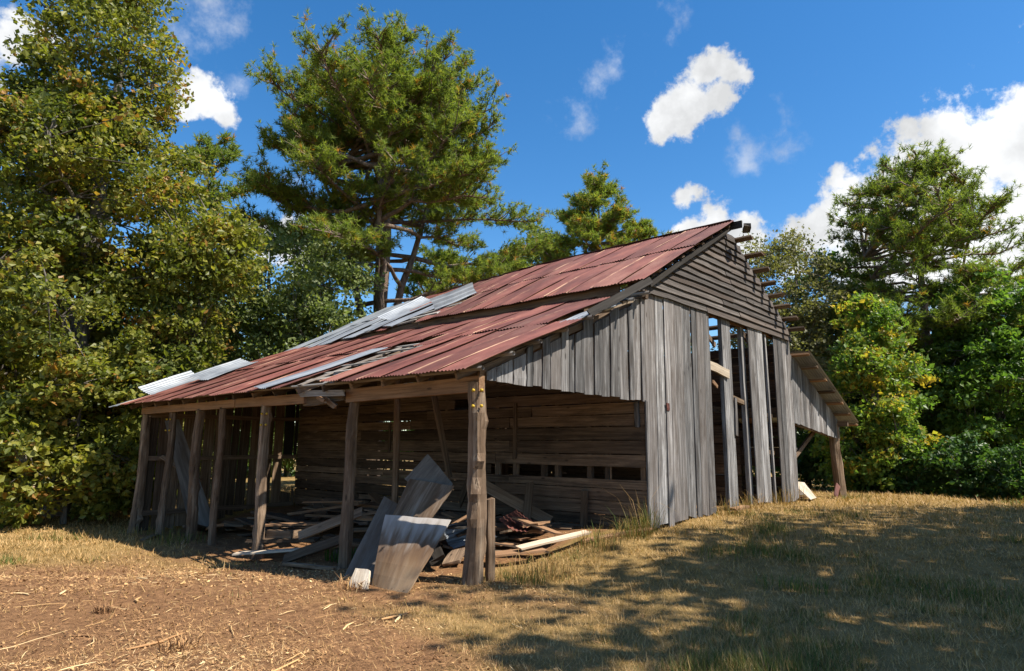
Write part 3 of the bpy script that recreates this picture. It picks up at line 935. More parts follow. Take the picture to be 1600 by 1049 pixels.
lean_roof = part('shed_roof')
W0 = .61
ncol = 22
for k in range(ncol):
    yc = -.3 + W0 / 2 + k * .565
    low_missing = k in (5, 6, 7)
    up_cut = k == 0
    lf = (k % 2) * .014 + rb.uniform(0, .012)
    far = k >= 20
    if not low_missing and not far:
        sheet(lean_roof, -.42 - rb.uniform(0, .05), 2.02 if not up_cut else 1.95, yc, lean_z, W0, M_RUST, lf, rb.uniform(-.008, .008), rb.uniform(-.012, .012), k % 4, pitch=rb.uniform(-.004, .004))
    if k == 0: continue
    xa = 1.85 if not low_missing else (1.5, 2.35, 2.15)[k - 5]
    if k in (1, 2): xb = 3.6 if k == 1 else 4.0
    else: xb = 4.12
    sheet(lean_roof, xa, xb, yc + rb.uniform(-.01, .01), lean_z, W0, M_RUST, lf + .022, rb.uniform(-.01, .01), rb.uniform(-.012, .012), (k * 3) % 4, pitch=rb.uniform(-.004, .004))
# loose galvanised sheet by the hole, a second rusty one skewed over the hole's near edge
sheet(lean_roof, -.50, 1.75, 4.62, lean_z, .62, M_GALV, .05, -.17, .02, 1)
sheet(lean_roof, -.46, 1.85, 2.62, lean_z, .61, M_RUST, .045, -.10, -.02, 2)
sheet(lean_roof, -.52, 1.8, 11.35, lean_z, .62, M_RUST, .03, .0, .01, 2)
sheet(lean_roof, -.60, 1.7, 11.95, lean_z, .60, M_GALV, .02, .03, .0, 3)


def curl_edge(u, v, x, y):
    return x, y, .42 * max(0, v - .35) ** 1.5


def curl_low(u, v, x, y):
    return x, y, .28 * max(0, v - .4) ** 1.4


def curl_tip(u, v, x, y):
    return x, y, .5 * max(0, u - .55) ** 2 + .1 * v * u


def curl_roll(u, v, x, y):
    a = max(0, v - .3) * 2.4
    return x, y - .08 * a, .16 * a


sheet(lean_roof, .1, 1.5, 11.9, lean_z, .62, M_GALV, .05, .22, .08, 5, curl_edge)
sheet(lean_roof, .9, 2.6, 11.1, lean_z, .62, M_GALV, .09, .35, .10, 6, curl_low)
# thin pale strip left of the near rake edge, torn
sheet(lean_roof, 1.75, 2.85, -.12, lean_z, .3, M_GALV, .0, -.12, .05, 7)
board('torn_batten', (2.55, -.25, lean_z(2.6) - .02), (3.55, -.14, lean_z(3.5) - .06), .07, .03, (0, -.3, 1), W_PALE, barn)
board('torn_batten', (3.1, -.22, lean_z(3.1) + .0), (4.1, -.05, lean_z(4.0) - .05), .06, .04, (0, -.3, 1), W_SCRAP, barn)

tall_roof = part('tall_roof')


def upl(y):
    return lambda x: up_z(x, y)


for k in range(22):
    yc = -.28 + W0 / 2 + k * .565
    lf = (k % 2) * .014 + rb.uniform(0, .012)
    f = upl(yc)
    jj = lambda s: rb.uniform(-s, s)
    # lower course
    if k < 10:
        sheet(tall_roof, 3.80 - rb.uniform(0, .05), 5.9, yc, f, W0, M_RUST, lf, jj(.008), jj(.012), k % 4, pitch=jj(.004))
    elif k in (10,):
        sheet(tall_roof, 3.80, 4.75, yc, f, W0, M_RUST, lf, .05, 0, 2)
    elif k in (13,):
        sheet(tall_roof, 3.82, 5.3, yc, f, W0, M_RUST, lf, -.06, 0, 1)
    elif k == 16:
        sheet(tall_roof, 4.95, 6.0, yc, f, W0, M_GALV, lf, .02, 0, 1)
    elif k >= 15:
        sheet(tall_roof, 3.76 + jj(.05), 6.0, yc, f, W0, M_GALV, lf + rb.uniform(0, .04), jj(.03), jj(.03), k % 4, pitch=jj(.006))
    # upper course
    if k < 19:
        xa = 5.75 if k < 9 or k > 14 else 5.45
        sheet(tall_roof, xa, XC + .02, yc + jj(.01), f, W0, M_RUST, lf + .022, jj(.01), jj(.012), (k * 3 + 1) % 4, pitch=jj(.004))
    else:
        sheet(tall_roof, 5.8, XC - .02, yc + jj(.01), f, W0, M_GALV, lf + .03, jj(.03), jj(.02), (k * 3 + 1) % 4)
# torn and slipped sheets over the broken part
f = upl(7.0)
sheet(tall_roof, 3.9, 5.5, 6.95, f, .55, M_GALV, .05, -.22, .03, 11)
sheet(tall_roof, 3.78, 5.7, 7.6, f, .62, M_GALV, .06, -.16, -.06, 12)
sheet(tall_roof, 4.45, 5.5, 5.85, upl(5.8), .27, M_GALV, .06, -.38, .04, 13, curl_roll)
sheet(tall_roof, 4.9, 6.6, 8.6, upl(8.6), .62, M_GALV, .05, .10, .05, 14, curl_low)
for i, (xa, ya, xb, yb) in enumerate(((4.2, 5.6, 4.5, 8.2), (4.7, 5.4, 4.6, 8.0), (5.2, 5.7, 5.1, 7.7), (4.0, 6.2, 4.05, 9.4))):
    board('loose_lath', (xa, ya, up_z(xa, ya) + .03), (xb, yb, up_z(xb, yb) + .02), .12, .03, (-UPS, 0, 1), W_SLAT, barn, jag=.05)
for k in range(21):
    yc = -.2 + .3 + k * .57
    cap = board('ridge_cap', (XC + .01, yc - .3, up_z(XC, yc) + .03 + sag(0)), (XC + .01, yc + .29, up_z(XC, yc) + .03), .2, .012, (0, 0, 1), M_RUST, tall_roof, segs=2)
# sheets still on the hidden slope, far half only
for k in range(6, 22):
    yc = -.28 + W0 / 2 + k * .565
    if k in (9, 14): continue
    sheet(tall_roof, XR + .3, 9.3, yc, upl(yc), W0, M_RUST, .03, 0, 0, k % 4)
    if k > 7: sheet(tall_roof, 9.45, XC + .05, yc, upl(yc), W0, M_RUST, .05, 0, 0, k % 4)

# --- right shed
right_siding = part('right_shed_siding')
x = XR + .06
while x < XO + .05:
    w = min(rb.choice([.2, .24, .28]), XO + .1 - x)
    vplank(right_siding, x + .005, x + w - .005, 0.0, 2.36 - .10 * (x - XR) + rb.uniform(-.02, .02), 2.36 - .10 * (x + w - XR), right_z(x) - .1, right_z(x + w) - .1, W_GREY)
    x += w
right_roof = part('right_shed_roof')
for k in range(22):
    yc = -.45 + W0 / 2 + k * .565
    sheet(right_roof, XO + .45, XR + .18, yc, right_z, W0, M_GALV if (k + 1) % 3 else M_RUST, .02 + (k % 2) * .012, 0, 0, k % 4)
for i, xx in enumerate(np.linspace(XR + .2, XO + .38, 7)):
    board('purlin', (xx, -.43, right_z(xx) - .06), (xx, 11.5, right_z(xx) - .06), .10, .05, (.44, 0, 1), W_SCRAP if i % 2 else W_BEAM, barn, segs=2)
for i, yy in enumerate((0.1, 2.8, 5.6, 8.4, 11.3)):
    log('post', (XO, yy, gz(XO, yy) - .1), (XO - .05, yy, right_z(XO) - .2), .15, .12, W_POST, barn, seed=70 + i)
    board('rafter', (XR + .05, yy + .15, right_z(XR) - .16), (XO + .4, yy + .15, right_z(XO + .4) - .16), .12, .05, (0, 1, 0), W_BROWN, barn, segs=2)
board('eave_beam', (XO - .05, -.3, right_z(XO) - .22), (XO - .05, 11.6, right_z(XO) - .22), .15, .08, (-1, 0, 0), W_BROWN, barn)
board('shed_brace', (XR + .2, .4, 1.1), (XO - .6, .4, 2.3), .12, .05, (0, -1, 0), W_BROWN, barn)
board('nailing_rail', (XR, .07, 2.38), (XO, .07, 2.05), .1, .05, (0, -1, 0), W_BROWN, barn)
board('shed_rail', (XR + .1, 1.2, 1.75), (XO, 1.2, 1.68), .14, .04, (0, -1, 0), W_PALE, barn)
rsw = part('right_shed_wall')
z = .3
while z < 1.7:
    h = rb.uniform(.22, .3)
    board('plank', (XR + .05, 3.2, z + h / 2), (XO + .1, 3.2, z + h / 2), h - .02, .024, (0, -1, 0), W_PANEL, rsw, segs=2)
    z += h
x = XR + .1
while x < XO:
    vplank(rsw, x + .006, x + .27, LEN, gz(x, LEN), gz(x, LEN), right_z(x) - .15, right_z(x + .27) - .15, W_BROWN)
    x += .29

# ------------------------------------------------------------------ leaning panels, scrap and heap


def slab(name, corners, t, mat, label, cat, group=None, n=6):
    """a thick panel through four given corners (bilinear, so it may warp), long way along local X"""
    A, B, C_, D_ = [Vector(c) for c in corners]             # A bottom left, B bottom right, C top right, D top left
    M, l = frame((A + B) / 2, (C_ + D_) / 2, (B - A).cross(D_ - A))
    Mi = M.inverted()
    V, F = [], []
    r = random.Random(len(label))
    nr = ((B - A).cross(D_ - A)).normalized()
    for s in (0.5, -0.5):
        for i in range(n + 1):
            for j in range(n + 1):
                u, v = i / n, j / n
                p = (A * (1 - v) + B * v) * (1 - u) + (D_ * (1 - v) + C_ * v) * u
                p = p + nr * (s * t + .012 * math.sin(3 * u + 2 * v))
                if i in (0, n) or j in (0, n):
                    r2 = random.Random(i * 31 + j * 7 + len(label))
                    p = p + (D_ - A).normalized() * r2.uniform(-.006, .006) + (B - A).normalized() * r2.uniform(-.006, .006)
                V.append(Mi @ p)
    m = (n + 1) ** 2
    for i in range(n):
        for j in range(n):
            a = i * (n + 1) + j
            F.append((a, a + 1, a + n + 2, a + n + 1))
            F.append((m + a, m + a + n + 1, m + a + n + 2, m + a + 1))
    ring = [j for j in range(n + 1)] + [i * (n + 1) + n for i in range(1, n + 1)] + [n * (n + 1) + j for j in range(n - 1, -1, -1)] + [i * (n + 1) for i in range(n - 1, 0, -1)]
    for a, b2 in zip(ring, ring[1:] + ring[:1]):
        F.append((a, m + a, m + b2, b2))
    me = mesh_np(name, [tuple(v) for v in V], F)
    o = link(name, me, mat, None, M)
    return tag(o, label, cat, group)


GP = 'wooden panels propped in front of the heap'
slab('plywood_sheet', [(-0.77, 1.01, -.10), (-0.83, 0.25, -.11), (0.09, 0.54, .69), (-0.33, 1.37, .71)], .018, W_STAIN,
     'brown stained plywood sheet leaning lowest and foremost of the propped panels', 'panel', GP)
slab('plywood_sheet', [(-0.67, 1.80, -.14), (-0.45, 1.40, -.11), (0.45, 1.82, .68), (0.23, 2.15, .89)], .018, W_PANEL,
     'blue grey narrow panel propped at left of the stained plywood', 'panel', GP)
slab('plywood_sheet', [(-0.06, 1.56, .68), (0.15, 1.01, .62), (0.52, 0.94, 1.09), (0.30, 1.66, 1.16)], .016, W_PLY,
     'broken plywood piece with splintered edge behind the lowest panel', 'panel', GP)
slab('plywood_sheet', [(0.26, 1.73, 1.16), (0.50, 1.22, .78), (0.64, 1.10, 1.11), (0.58, 1.60, 1.52)], .016, W_PANEL,
     'grey square cornered panel standing highest of the propped panels', 'panel', GP)
slab('plywood_sheet', [(-1.06, 1.10, -.13), (-0.99, 0.79, -.12), (-0.88, 0.92, .12), (-0.93, 1.13, .12)], .03, W_PALE,
     'small pale board stub at the foot of the stained plywood', 'board', GP)

rs = random.Random(77)


def scrap(p0, p1, w, t, nrm, mat, label, cat='board', group=None, name='scrap_board', jag=.03):
    o = board(name, p0, p1, w, t, nrm, mat, None, wob=.008, jag=jag)
    return tag(o, label, cat, group)


HG = 'scrap boards heaped inside the open shed'
for i in range(104):
    if i < 70:
        cx, cy = rs.uniform(.5, 3.7), rs.uniform(3.2, 9.6)
        if cx < 1.5 and 4.0 < cy < 6.4: cx += 1.2
    else:
        cx, cy = rs.uniform(.7, 3.6), rs.uniform(.7, 3.4)
    yaw = rs.gauss(math.pi / 2, .55) if rs.random() < .7 else rs.uniform(0, math.pi)
    l = rs.uniform(.8, 2.4) if i < 70 else rs.uniform(.5, 1.5)
    hh = .62 * math.exp(-((cx - 2.2) / 1.5) ** 2 - ((cy - 6.0) / 3.2) ** 2) + .34 * math.exp(-((cx - 2.2) / 1.3) ** 2 - ((cy - 1.6) / 1.2) ** 2)
    z0 = gz(cx, cy) + .04 + hh * rs.uniform(.15, 1)
    d = Vector((math.cos(yaw), math.sin(yaw), rs.gauss(0, .13))).normalized()
    p0, p1 = Vector((cx, cy, z0)) - d * l / 2, Vector((cx, cy, z0)) + d * l / 2
    for p in (p0, p1):
        p.x = min(max(p.x, .2), 3.95); p.y = min(max(p.y, .35), 11.2)
        p.z = max(p.z, gz(p.x, p.y) + .02)
    mat = rs.choice([W_SCRAP, W_SCRAP, W_BROWN, W_BROWN, W_BEAM])
    lab = '%s %s board in the heap %s, %s' % ({W_SCRAP.name: 'grey brown', W_BROWN.name: 'dark brown', W_BEAM.name: 'tan', W_GREY.name: 'silver grey'}[mat.name], 'short' if l < 1.2 else 'long',
        'behind the corner post' if cy < 2.0 else 'behind the propped panels' if cy < 3.4 else 'behind the slanting planks' if cy < 5.2 else 'behind the third log post' if cy < 7.2 else 'towards the end wall', 'by the inner wall' if cx > 2.3 else 'by the open side')
    scrap(p0, p1, rs.uniform(.14, .30), rs.choice([.025, .035, .05]), (rs.gauss(0, .15), rs.gauss(0, .15), 1), mat,
          lab, group=HG)
# boards one can pick out
scrap((-.10, 3.95, .18), (.30, 2.82, .62), .17, .035, (-1, .1, .5), W_SCRAP, 'speckled plank slanting up to the second log post from the corner, upper of two', jag=.05)
scrap((-.30, 4.0, -.16), (.18, 2.86, .26), .17, .04, (-1, .1, .5), W_SCRAP, 'speckled plank slanting up to the second log post from the corner, lower of two', jag=.05)
scrap((-.55, 3.5, -.14), (-.35, 2.45, -.12), .10, .04, (0, 0, 1), W_SCRAP, 'short broken plank on dark soil before the slanting planks')
scrap((.15, 5.95, .17), (1.15, 4.90, .22), .30, .03, (0, 0, 1), W_BEAM, 'wide sunlit tan board lying flat on the heap behind the slanting planks')
scrap((1.5, 6.5, .50), (2.3, 5.6, .52), .26, .03, (0, 0, 1), W_BEAM, 'sunlit tan board highest on the heap above the slanting planks')
scrap((-.42, 5.45, -.22), (.42, 4.45, -.12), .26, .03, (0, 0, 1), W_PALE, 'sunlit board lying flat beside the third log post')
scrap((.0, 5.75, -.06), (.75, 4.75, -.02), .34, .05, (0, 0, 1), W_SCRAP, 'grey wide board stepped under the sunlit tan board')
scrap((.45, 5.7, .04), (.65, 5.2, .05), .5, .14, (0, 0, 1), W_SCRAP, 'short timber block propping up the sunlit tan board')
scrap((3.85, 1.9, .30), (3.3, 3.2, .95), .2, .03, (-1, -.3, .5), W_SCRAP, 'plank slanting against the inner wall under the dark slot')
scrap((3.95, 2.5, .95), (3.4, 2.1, .25), .16, .03, (-1, -.3, .5), W_SCRAP, 'short plank crossing the slanted one under the dark slot')
scrap((4.0, 1.25, .2), (4.08, 1.28, .88), .14, .03, (-1, 0, 0), W_SCRAP, 'short upright board against the inner wall near the gable')
scrap((1.35, .45, .22), (2.75, .25, .34), .13, .03, (0, -.2, 1), W_PALE, 'pale narrow board at the shed mouth before the gable corner')
scrap((.75, .75, .12), (1.75, .35, .17), .20, .03, (0, -.1, 1), W_BEAM, 'tan board lying at the shed mouth beside the corner post')
scrap((2.6, .25, .22), (3.85, -.25, .36), .10, .03, (0, -.2, 1), W_BEAM, 'thin tan stick on the grass before the inner wall')
scrap((.9, 1.3, .45), (2.6, 2.4, .42), .24, .03, (0, 0, 1), W_DARK, 'dark plank lying behind the corner post')
scrap((.3, 1.0, .35), (1.3, 2.3, .42), .22, .05, (-.6, -.3, .5), W_DARK, 'dark beam end lying low beside the highest propped panel')
scrap((.3, 1.0, .10), (1.3, 2.3, .12), .22, .05, (-.6, -.3, .5), W_DARK, 'dark beam lying on the ground under the propped panels')
scrap((3.9, 4.4, .5), (3.3, 3.4, 1.25), .25, .03, (-1, 0, .3), W_SCRAP, 'wide board slumped against the inner wall beside the square panel')
slab('hardboard_sheet', [(.75, 10.15, -.30), (1.25, 9.9, -.28), (.55, 10.9, 2.25), (.25, 10.95, 2.2)], .02, W_PANEL, 'dark grey sheet leaning before the plank end wall', 'panel')
scrap((.35, 11.2, 1.35), (1.05, 10.5, .75), .10, .03, (0, -1, .2), W_SCRAP, 'short batten hanging slantwise on the end wall')
scrap((-.7, 8.9, -.30), (.1, 10.2, -.34), .14, .03, (0, 0, 1), W_SCRAP, 'grey board lying in grass beside the far posts')
# corrugated pieces in the heap near the corner post
me = sheet_mesh(.8, .45, M_GALV, 31, curl_low)
M, _ = frame((1.25, 1.85, .16), (2.0, 1.65, .30), (-.1, -.35, 1))
tag(link('roof_sheet_piece', me, M_GALV, None, M), 'bent corrugated metal piece lying beside the corner post', 'metal sheet')
me = sheet_mesh(1.2, .5, M_RUST, 32, curl_low)
M, _ = frame((2.0, 1.2, .32), (3.3, 1.9, .38), (0, -.1, 1))
tag(link('roof_sheet_piece', me, M_GALV, None, M), 'flat corrugated metal piece on the heap under the inner wall', 'metal sheet')
slab('plywood_sheet', [(11.35, -.25, .46), (12.05, -.15, .46), (12.75, .35, .82), (11.5, .35, .92)], .015, W_PALE, 'pale cream sheet leaning in the mouth of the right shed', 'panel')
slab('hardboard_sheet', [(12.7, .6, .45), (13.9, .6, .45), (13.9, .9, .78), (12.7, .9, .80)], .02, W_PANEL, 'grey board leaning low in the right shed', 'panel')
scrap((13.6, -.15, .44), (14.05, -.1, .75), .16, .02, (0, -1, .4), M_RUST, 'rusty metal scrap beside the right shed post', 'metal scrap', name='metal_scrap')
scrap((6.9, -.25, .48), (7.3, -.35, .52), .16, .05, (0, 0, 1), W_BEAM, 'reddish board stub on the sill of the doorway')

# ------------------------------------------------------------------ trees


class Geo:
    def __init__(s): s.V, s.F, s.n = [], [], 0

    def tube(s, pts, rad, n=7):
        pts = np.asarray(pts, float); rad = np.asarray(rad, float)
        m = len(pts)
        t = np.gradient(pts, axis=0); t /= np.linalg.norm(t, axis=1)[:, None] + 1e-9
        up = np.where(np.abs(t[:, 2:3]) > .9, np.array([[1., 0, 0]]), np.array([[0, 0, 1.]]))
        a = np.cross(t, up); a /= np.linalg.norm(a, axis=1)[:, None] + 1e-9
        b = np.cross(t, a)
        th = np.linspace(0, 2 * np.pi, n, endpoint=False)
        P = pts[:, None] + rad[:, None, None] * (a[:, None] * np.cos(th)[None, :, None] + b[:, None] * np.sin(th)[None, :, None])
        s.V.append(P.reshape(-1, 3))
        i, j = np.meshgrid(np.arange(m - 1), np.arange(n), indexing='ij')
        k = (j + 1) % n
        s.F.append(np.stack([i * n + j, i * n + k, (i + 1) * n + k, (i + 1) * n + j], -1).reshape(-1, 4) + s.n)
        s.n += m * n

    def mesh(s, name): return mesh_np(name, np.concatenate(s.V), np.concatenate(s.F), True)


def unit(v): return v / (np.linalg.norm(v, axis=-1, keepdims=True) + 1e-9)


def leaf_mesh(name, P, size, R, tint, up=0.5, wr=.75):
    """one folded diamond per leaf"""
    n = len(P)
    nrm = unit(R.normal(size=(n, 3)) + np.array([0, -.15, up * 1.6]))
    d = unit(np.cross(nrm, R.normal(size=(n, 3))))
    s = np.cross(nrm, d)
    sz = size * np.clip(R.lognormal(-.05, .38, n), .35, 1.9)[:, None]
    tip = P + d * sz * .6; base = P - d * sz * .5
    l = P + s * sz * wr * .5 + nrm * sz * .10 + d * sz * .05; r = P - s * sz * wr * .5 + nrm * sz * .10 + d * sz * .05
    V = np.stack([base, r, tip, l], 1).reshape(-1, 3)
    F = np.arange(4 * n).reshape(n, 4)
    return mesh_np(name, V, F, False, np.repeat(np.clip(tint, 0, 1), 4))


def curve(p0, p1, R, k=6, wob=.12, droop=0.0, lift=.25):
    p0, p1 = np.asarray(p0, float), np.asarray(p1, float)
    u = np.linspace(0, 1, k)[:, None]
    l = np.linalg.norm(p1 - p0)
    mid = (p0 + p1) / 2 + np.array([0, 0, lift * l * .5]) + R.normal(size=3) * wob * l * .4
    P = (1 - u) ** 2 * p0 + 2 * u * (1 - u) * mid + u ** 2 * p1
    P[1:-1] += R.normal(size=(k - 2, 3)) * wob * l * .08
    return P


def broadleaf_meshes(seed, h, lobes, nclump, per, leaf, tr, r_cl=.55, shell=.5, up=.5, tint_mid=.45, tint_sd=.2, nlimb=12, lowfork=.25, twigs=True):
    """lobes: ellipsoids (x,y,z,rx,ry,rz) in tree space; leaves lie in clumps towards the lobes' outside"""
    R = np.random.default_rng(seed)
    lob = np.array(lobes, float)
    vol = lob[:, 3] * lob[:, 4] * lob[:, 5]
    pick = R.choice(len(lob), nclump, p=vol ** .8 / (vol ** .8).sum())
    d = unit(R.normal(size=(nclump, 3)))
    rr = R.uniform(shell ** 3, 1, nclump) ** (1 / 3.)
    rr *= R.uniform(.85, 1.12, nclump)
    C = lob[pick, :3] + d * rr[:, None] * lob[pick, 3:]
    C[:, 2] = np.maximum(C[:, 2], .25)
    g = Geo()
    lean = R.normal(size=2) * .03 * h
    top = np.array([lean[0], lean[1], h * .86])
    tp = curve((0, 0, -.15), top, R, 9, .05, lift=0)
    g.tube(tp, tr * np.linspace(1, .12, 9) ** .8 * np.array([1.25] + [1] * 8), 9)
    # limbs go to spread-out clumps
    ends = [int(R.integers(nclump))]
    dist = np.full(nclump, 1e9)
    for _ in range(nlimb - 1):
        dist = np.minimum(dist, np.linalg.norm(C - C[ends[-1]], axis=1))
        ends.append(int(np.argmax(dist)))
    nodes = [tp[2:]]
    for e in ends:
        u = np.clip(lowfork + (C[e, 2] / h - lowfork) * R.uniform(.35, .7), lowfork, .85)
        i = u * 8; a = int(i); st = tp[a] + (tp[min(a + 1, 8)] - tp[a]) * (i - a)
        L_ = curve(st, C[e], R, 7, .16, lift=.18)
        g.tube(L_, tr * np.linspace(.42 * (1 - u * .6), .04, 7), 6)
        nodes.append(L_[2:])
    Nn = np.concatenate(nodes)
    if twigs:
        for c in C:
            k = np.argmin(((Nn - c) ** 2).sum(1) + .6 * np.maximum(0, Nn[:, 2] - c[2]) ** 2)
            g.tube(curve(Nn[k], c, R, 4, .2, lift=.1), np.array([.035, .022, .014, .006]) * (tr / .25) ** .5, 3)
    csz = r_cl * R.uniform(.6, 1.35, nclump)
    ctint = R.normal(0, tint_sd * .6, nclump)
    P = np.repeat(C, per, 0)
    off = R.normal(size=(len(P), 3)) * np.array([1, 1, .62])
    off = unit(off) * (R.uniform(0, 1, len(P)) ** .5)[:, None] * np.array([1.15, 1.15, .75])
    P = P + off * np.repeat(csz, per)[:, None]
    P[:, 2] -= .1 * np.repeat(csz, per) * (off[:, 0] ** 2 + off[:, 1] ** 2)
    P[:, 2] = np.maximum(P[:, 2], .06)
    t = tint_mid + np.repeat(ctint, per) + R.normal(0, tint_sd * .55, len(P))
    odd = R.random(len(P)) < .012
    t[odd] = R.uniform(.85, 1.0, odd.sum())
    return g.mesh('trunk'), leaf_mesh('crown', P, leaf, R, t, up)


def tree(name, meshes, bark, lmat, loc, label, cat='tree', group=None, rot=0.0, scale=1.0):
    root = empty(name, (loc[0], loc[1], gz(loc[0], loc[1])))
    root.rotation_euler.z = rot
    root.scale = (scale,) * 3
    link('trunk', meshes[0], bark, root)
    link('crown', meshes[1], lmat, root)
    return tag(root, label, cat, group)


def pine_meshes(seed, h, tr, tiers, needle=.24, per=26, needles_w=.022, tuft_r=.5, dens=1.0, forks=0, fork_z=.3, lean=(0, 0), tint_mid=.5, brown=.07, clump=1.0):
    """tiers: (z fraction, reach, count) rings of limbs; needle tufts crowd the outer part of each limb"""
    R = np.random.default_rng(seed)
    g = Geo()
    top = np.array([lean[0], lean[1], h * .97])
    tp = curve((0, 0, -.2), top, R, 12, .04, lift=0)
    g.tube(tp, tr * (np.linspace(1, .10, 12) ** .9) * np.array([1.18, 1.03] + [1] * 10), 10)
    leaders = [tp]
    for q in range(forks):
        a = R.uniform(0, 6.28) + q * 2.2
        st = tp[int(fork_z * 11)]
        en = np.array([math.cos(a) * h * .16, math.sin(a) * h * .16, h * R.uniform(.68, .88)])
        f = curve(st, en, R, 9, .07, lift=-.12)
        g.tube(f, tr * np.linspace(.55, .08, 9), 8)
        leaders.append(f)
    tips = []
    for (zf, reach, cnt) in tiers:
        for q in range(cnt):
            ld = leaders[int(R.integers(len(leaders)))] if zf > fork_z + .12 else tp
            zz = zf * h + R.normal(0, .035 * h)
            k = int(np.argmin(np.abs(ld[:, 2] - zz)))
            st = ld[k]
            a = 2 * math.pi * (q + R.uniform(-.35, .35)) / cnt + zf * 9
            rch = reach * R.uniform(.7, 1.12)
            rise = R.uniform(.05, .38) * rch * (1.25 if zf > .6 else .55)
            en = np.array([math.cos(a) * rch, math.sin(a) * rch, zz + rise])
            en[:2] += tp[min(11, int(zf * 11))][:2]
            lb = curve(st, en, R, 8, .16, lift=R.uniform(-.25, .12))
            g.tube(lb, np.linspace(tr * .26, .02, 8), 6)
            ns = int((5 + rch * 3.2) * dens)
            for b in range(ns):
                u = R.uniform(.30, 1.0) ** .8
                i = u * 7; ai = int(min(i, 6)); p = lb[ai] + (lb[ai + 1] - lb[ai]) * (i - ai)
                dr = unit(lb[ai + 1] - lb[ai])
                sd = unit(np.cross(dr, np.array([0, 0, 1.]))) * (1 if R.random() < .5 else -1)
                ln = R.uniform(.35, 1.0) * (.45 + .16 * rch)
                e2 = p + (dr * R.uniform(.2, .9) + sd * R.uniform(.3, 1.0) + np.array([0, 0, R.uniform(-.05, .75)])) * ln
                tw = curve(p, e2, R, 4, .2, lift=.05)
                g.tube(tw, np.array([.028, .02, .014, .007]), 3)
                for w in range(int((2 + ln * 3.0) * clump)):
                    uu = R.uniform(.45, 1)
                    j = uu * 3; aj = int(min(j, 2))
                    c = tw[aj] + (tw[aj + 1] - tw[aj]) * (j - aj) + R.normal(size=3) * np.array([.16, .16, .10]) * tuft_r * 1.6
                    tips.append(np.concatenate([c, unit(dr * .4 + sd * .3 + np.array([0, 0, .8]) + R.normal(size=3) * .3)]))
    tips = np.array(tips)
    n = len(tips)
    C, D = np.repeat(tips[:, :3], per, 0), np.repeat(tips[:, 3:], per, 0)
    dv = unit(unit(R.normal(size=(n * per, 3))) + D * .75)
    ln = needle * R.uniform(.7, 1.2, n * per)[:, None]
    sd = unit(np.cross(dv, R.normal(size=(n * per, 3)))) * needles_w * .5
    st = C + D * R.uniform(-.35, .25, n * per)[:, None] * needle
    tipv = st + dv * ln - np.array([0, 0, .12]) * ln
    V = np.stack([st - sd, st + sd, tipv], 1).reshape(-1, 3)
    F = np.arange(3 * n * per).reshape(-1, 3)
    tt = tint_mid + R.normal(0, .13, n)
    br = R.random(n) < brown
    tt[br] = R.uniform(.86, 1.0, br.sum())
    t = np.repeat(tt, per) + R.normal(0, .07, n * per)
    return g.mesh('trunk'), mesh_np('crown', V, F, False, np.repeat(np.clip(t, 0, 1), 3))


def px2(x, depth):
    """ground position seen at column x of the view at a given depth"""
    p = CAM + (_F + _R * ((x - 800) / 1038.84) + _U * ((524.5 - 703) / 1038.84)) * depth
    return p.x, p.y


# big broadleaf at the left
tree('broadleaf_tree', broadleaf_meshes(101, 17.5, [(-.2, .2, 13.2, 2.2, 2.2, 3.8), (0, .2, 9.2, 3.2, 3.2, 3.2), (2.6, -2.4, 7.3, 1.4, 1.4, 1.5), (.1, 0, 5.2, 3.8, 3.6, 2.6), (-2.5, 1.8, 8.5, 3.0, 3.0, 4.0), (1.9, -1.5, 3.8, 1.8, 1.8, 2.0), (-2.2, 1.8, 3.2, 2.4, 2.4, 2.6)], 900, 165, .118, .34, r_cl=.60, up=.45, tint_mid=.54, tint_sd=.30, nlimb=22),
     BARK_GREY, LF_OAK, px2(100, 18.5), 'tall olive green broadleaf tree at far left, crown leaving the picture top', 'tree')
tree('broadleaf_tree', broadleaf_meshes(102, 8.0, [(0, 0, 5.6, 2.0, 2.0, 2.0), (.2, -.4, 3.2, 2.4, 2.3, 1.8), (-1.6, 1, 3.0, 1.8, 1.8, 2.0)], 240, 120, .115, .18, r_cl=.55, up=.45, tint_mid=.62, tint_sd=.26, nlimb=12),
     BARK_GREY, LF_OAK, px2(216, 21.0), 'yellowish lower broadleaf tree just left of the shed roof', 'tree')
tree('shrub', broadleaf_meshes(103, 3.4, [(0, 0, 1.7, 1.5, 1.4, 1.5), (.9, -.2, 1.0, 1.2, 1.0, .9)], 90, 80, .13, .06, r_cl=.42, tint_mid=.6, tint_sd=.3, nlimb=9, lowfork=.08),
     BARK_GREY, LF_YELLOW, px2(22, 19.5), 'yellow leaved shrub at the left picture edge', 'shrub')
tree('shrub', broadleaf_meshes(104, 3.2, [(0, 0, 1.5, 1.7, 1.5, 1.4), (-1.4, .2, 1.0, 1.3, 1.0, 1.0)], 110, 80, .12, .06, r_cl=.42, tint_mid=.45, nlimb=9, lowfork=.08),
     BARK_GREY, LF_GREEN, px2(150, 22.0), 'low green shrub at the wood edge left of the end post', 'shrub')
tree('shrub', broadleaf_meshes(105, 4.6, [(0, 0, 2.3, 1.7, 1.5, 2.0), (1.2, .1, 1.3, 1.3, 1.2, 1.2)], 120, 80, .12, .07, r_cl=.45, tint_mid=.5, nlimb=9, lowfork=.08),
     BARK_GREY, LF_GUM, px2(62, 23.5), 'bright green tall shrub behind the yellow shrub', 'shrub')

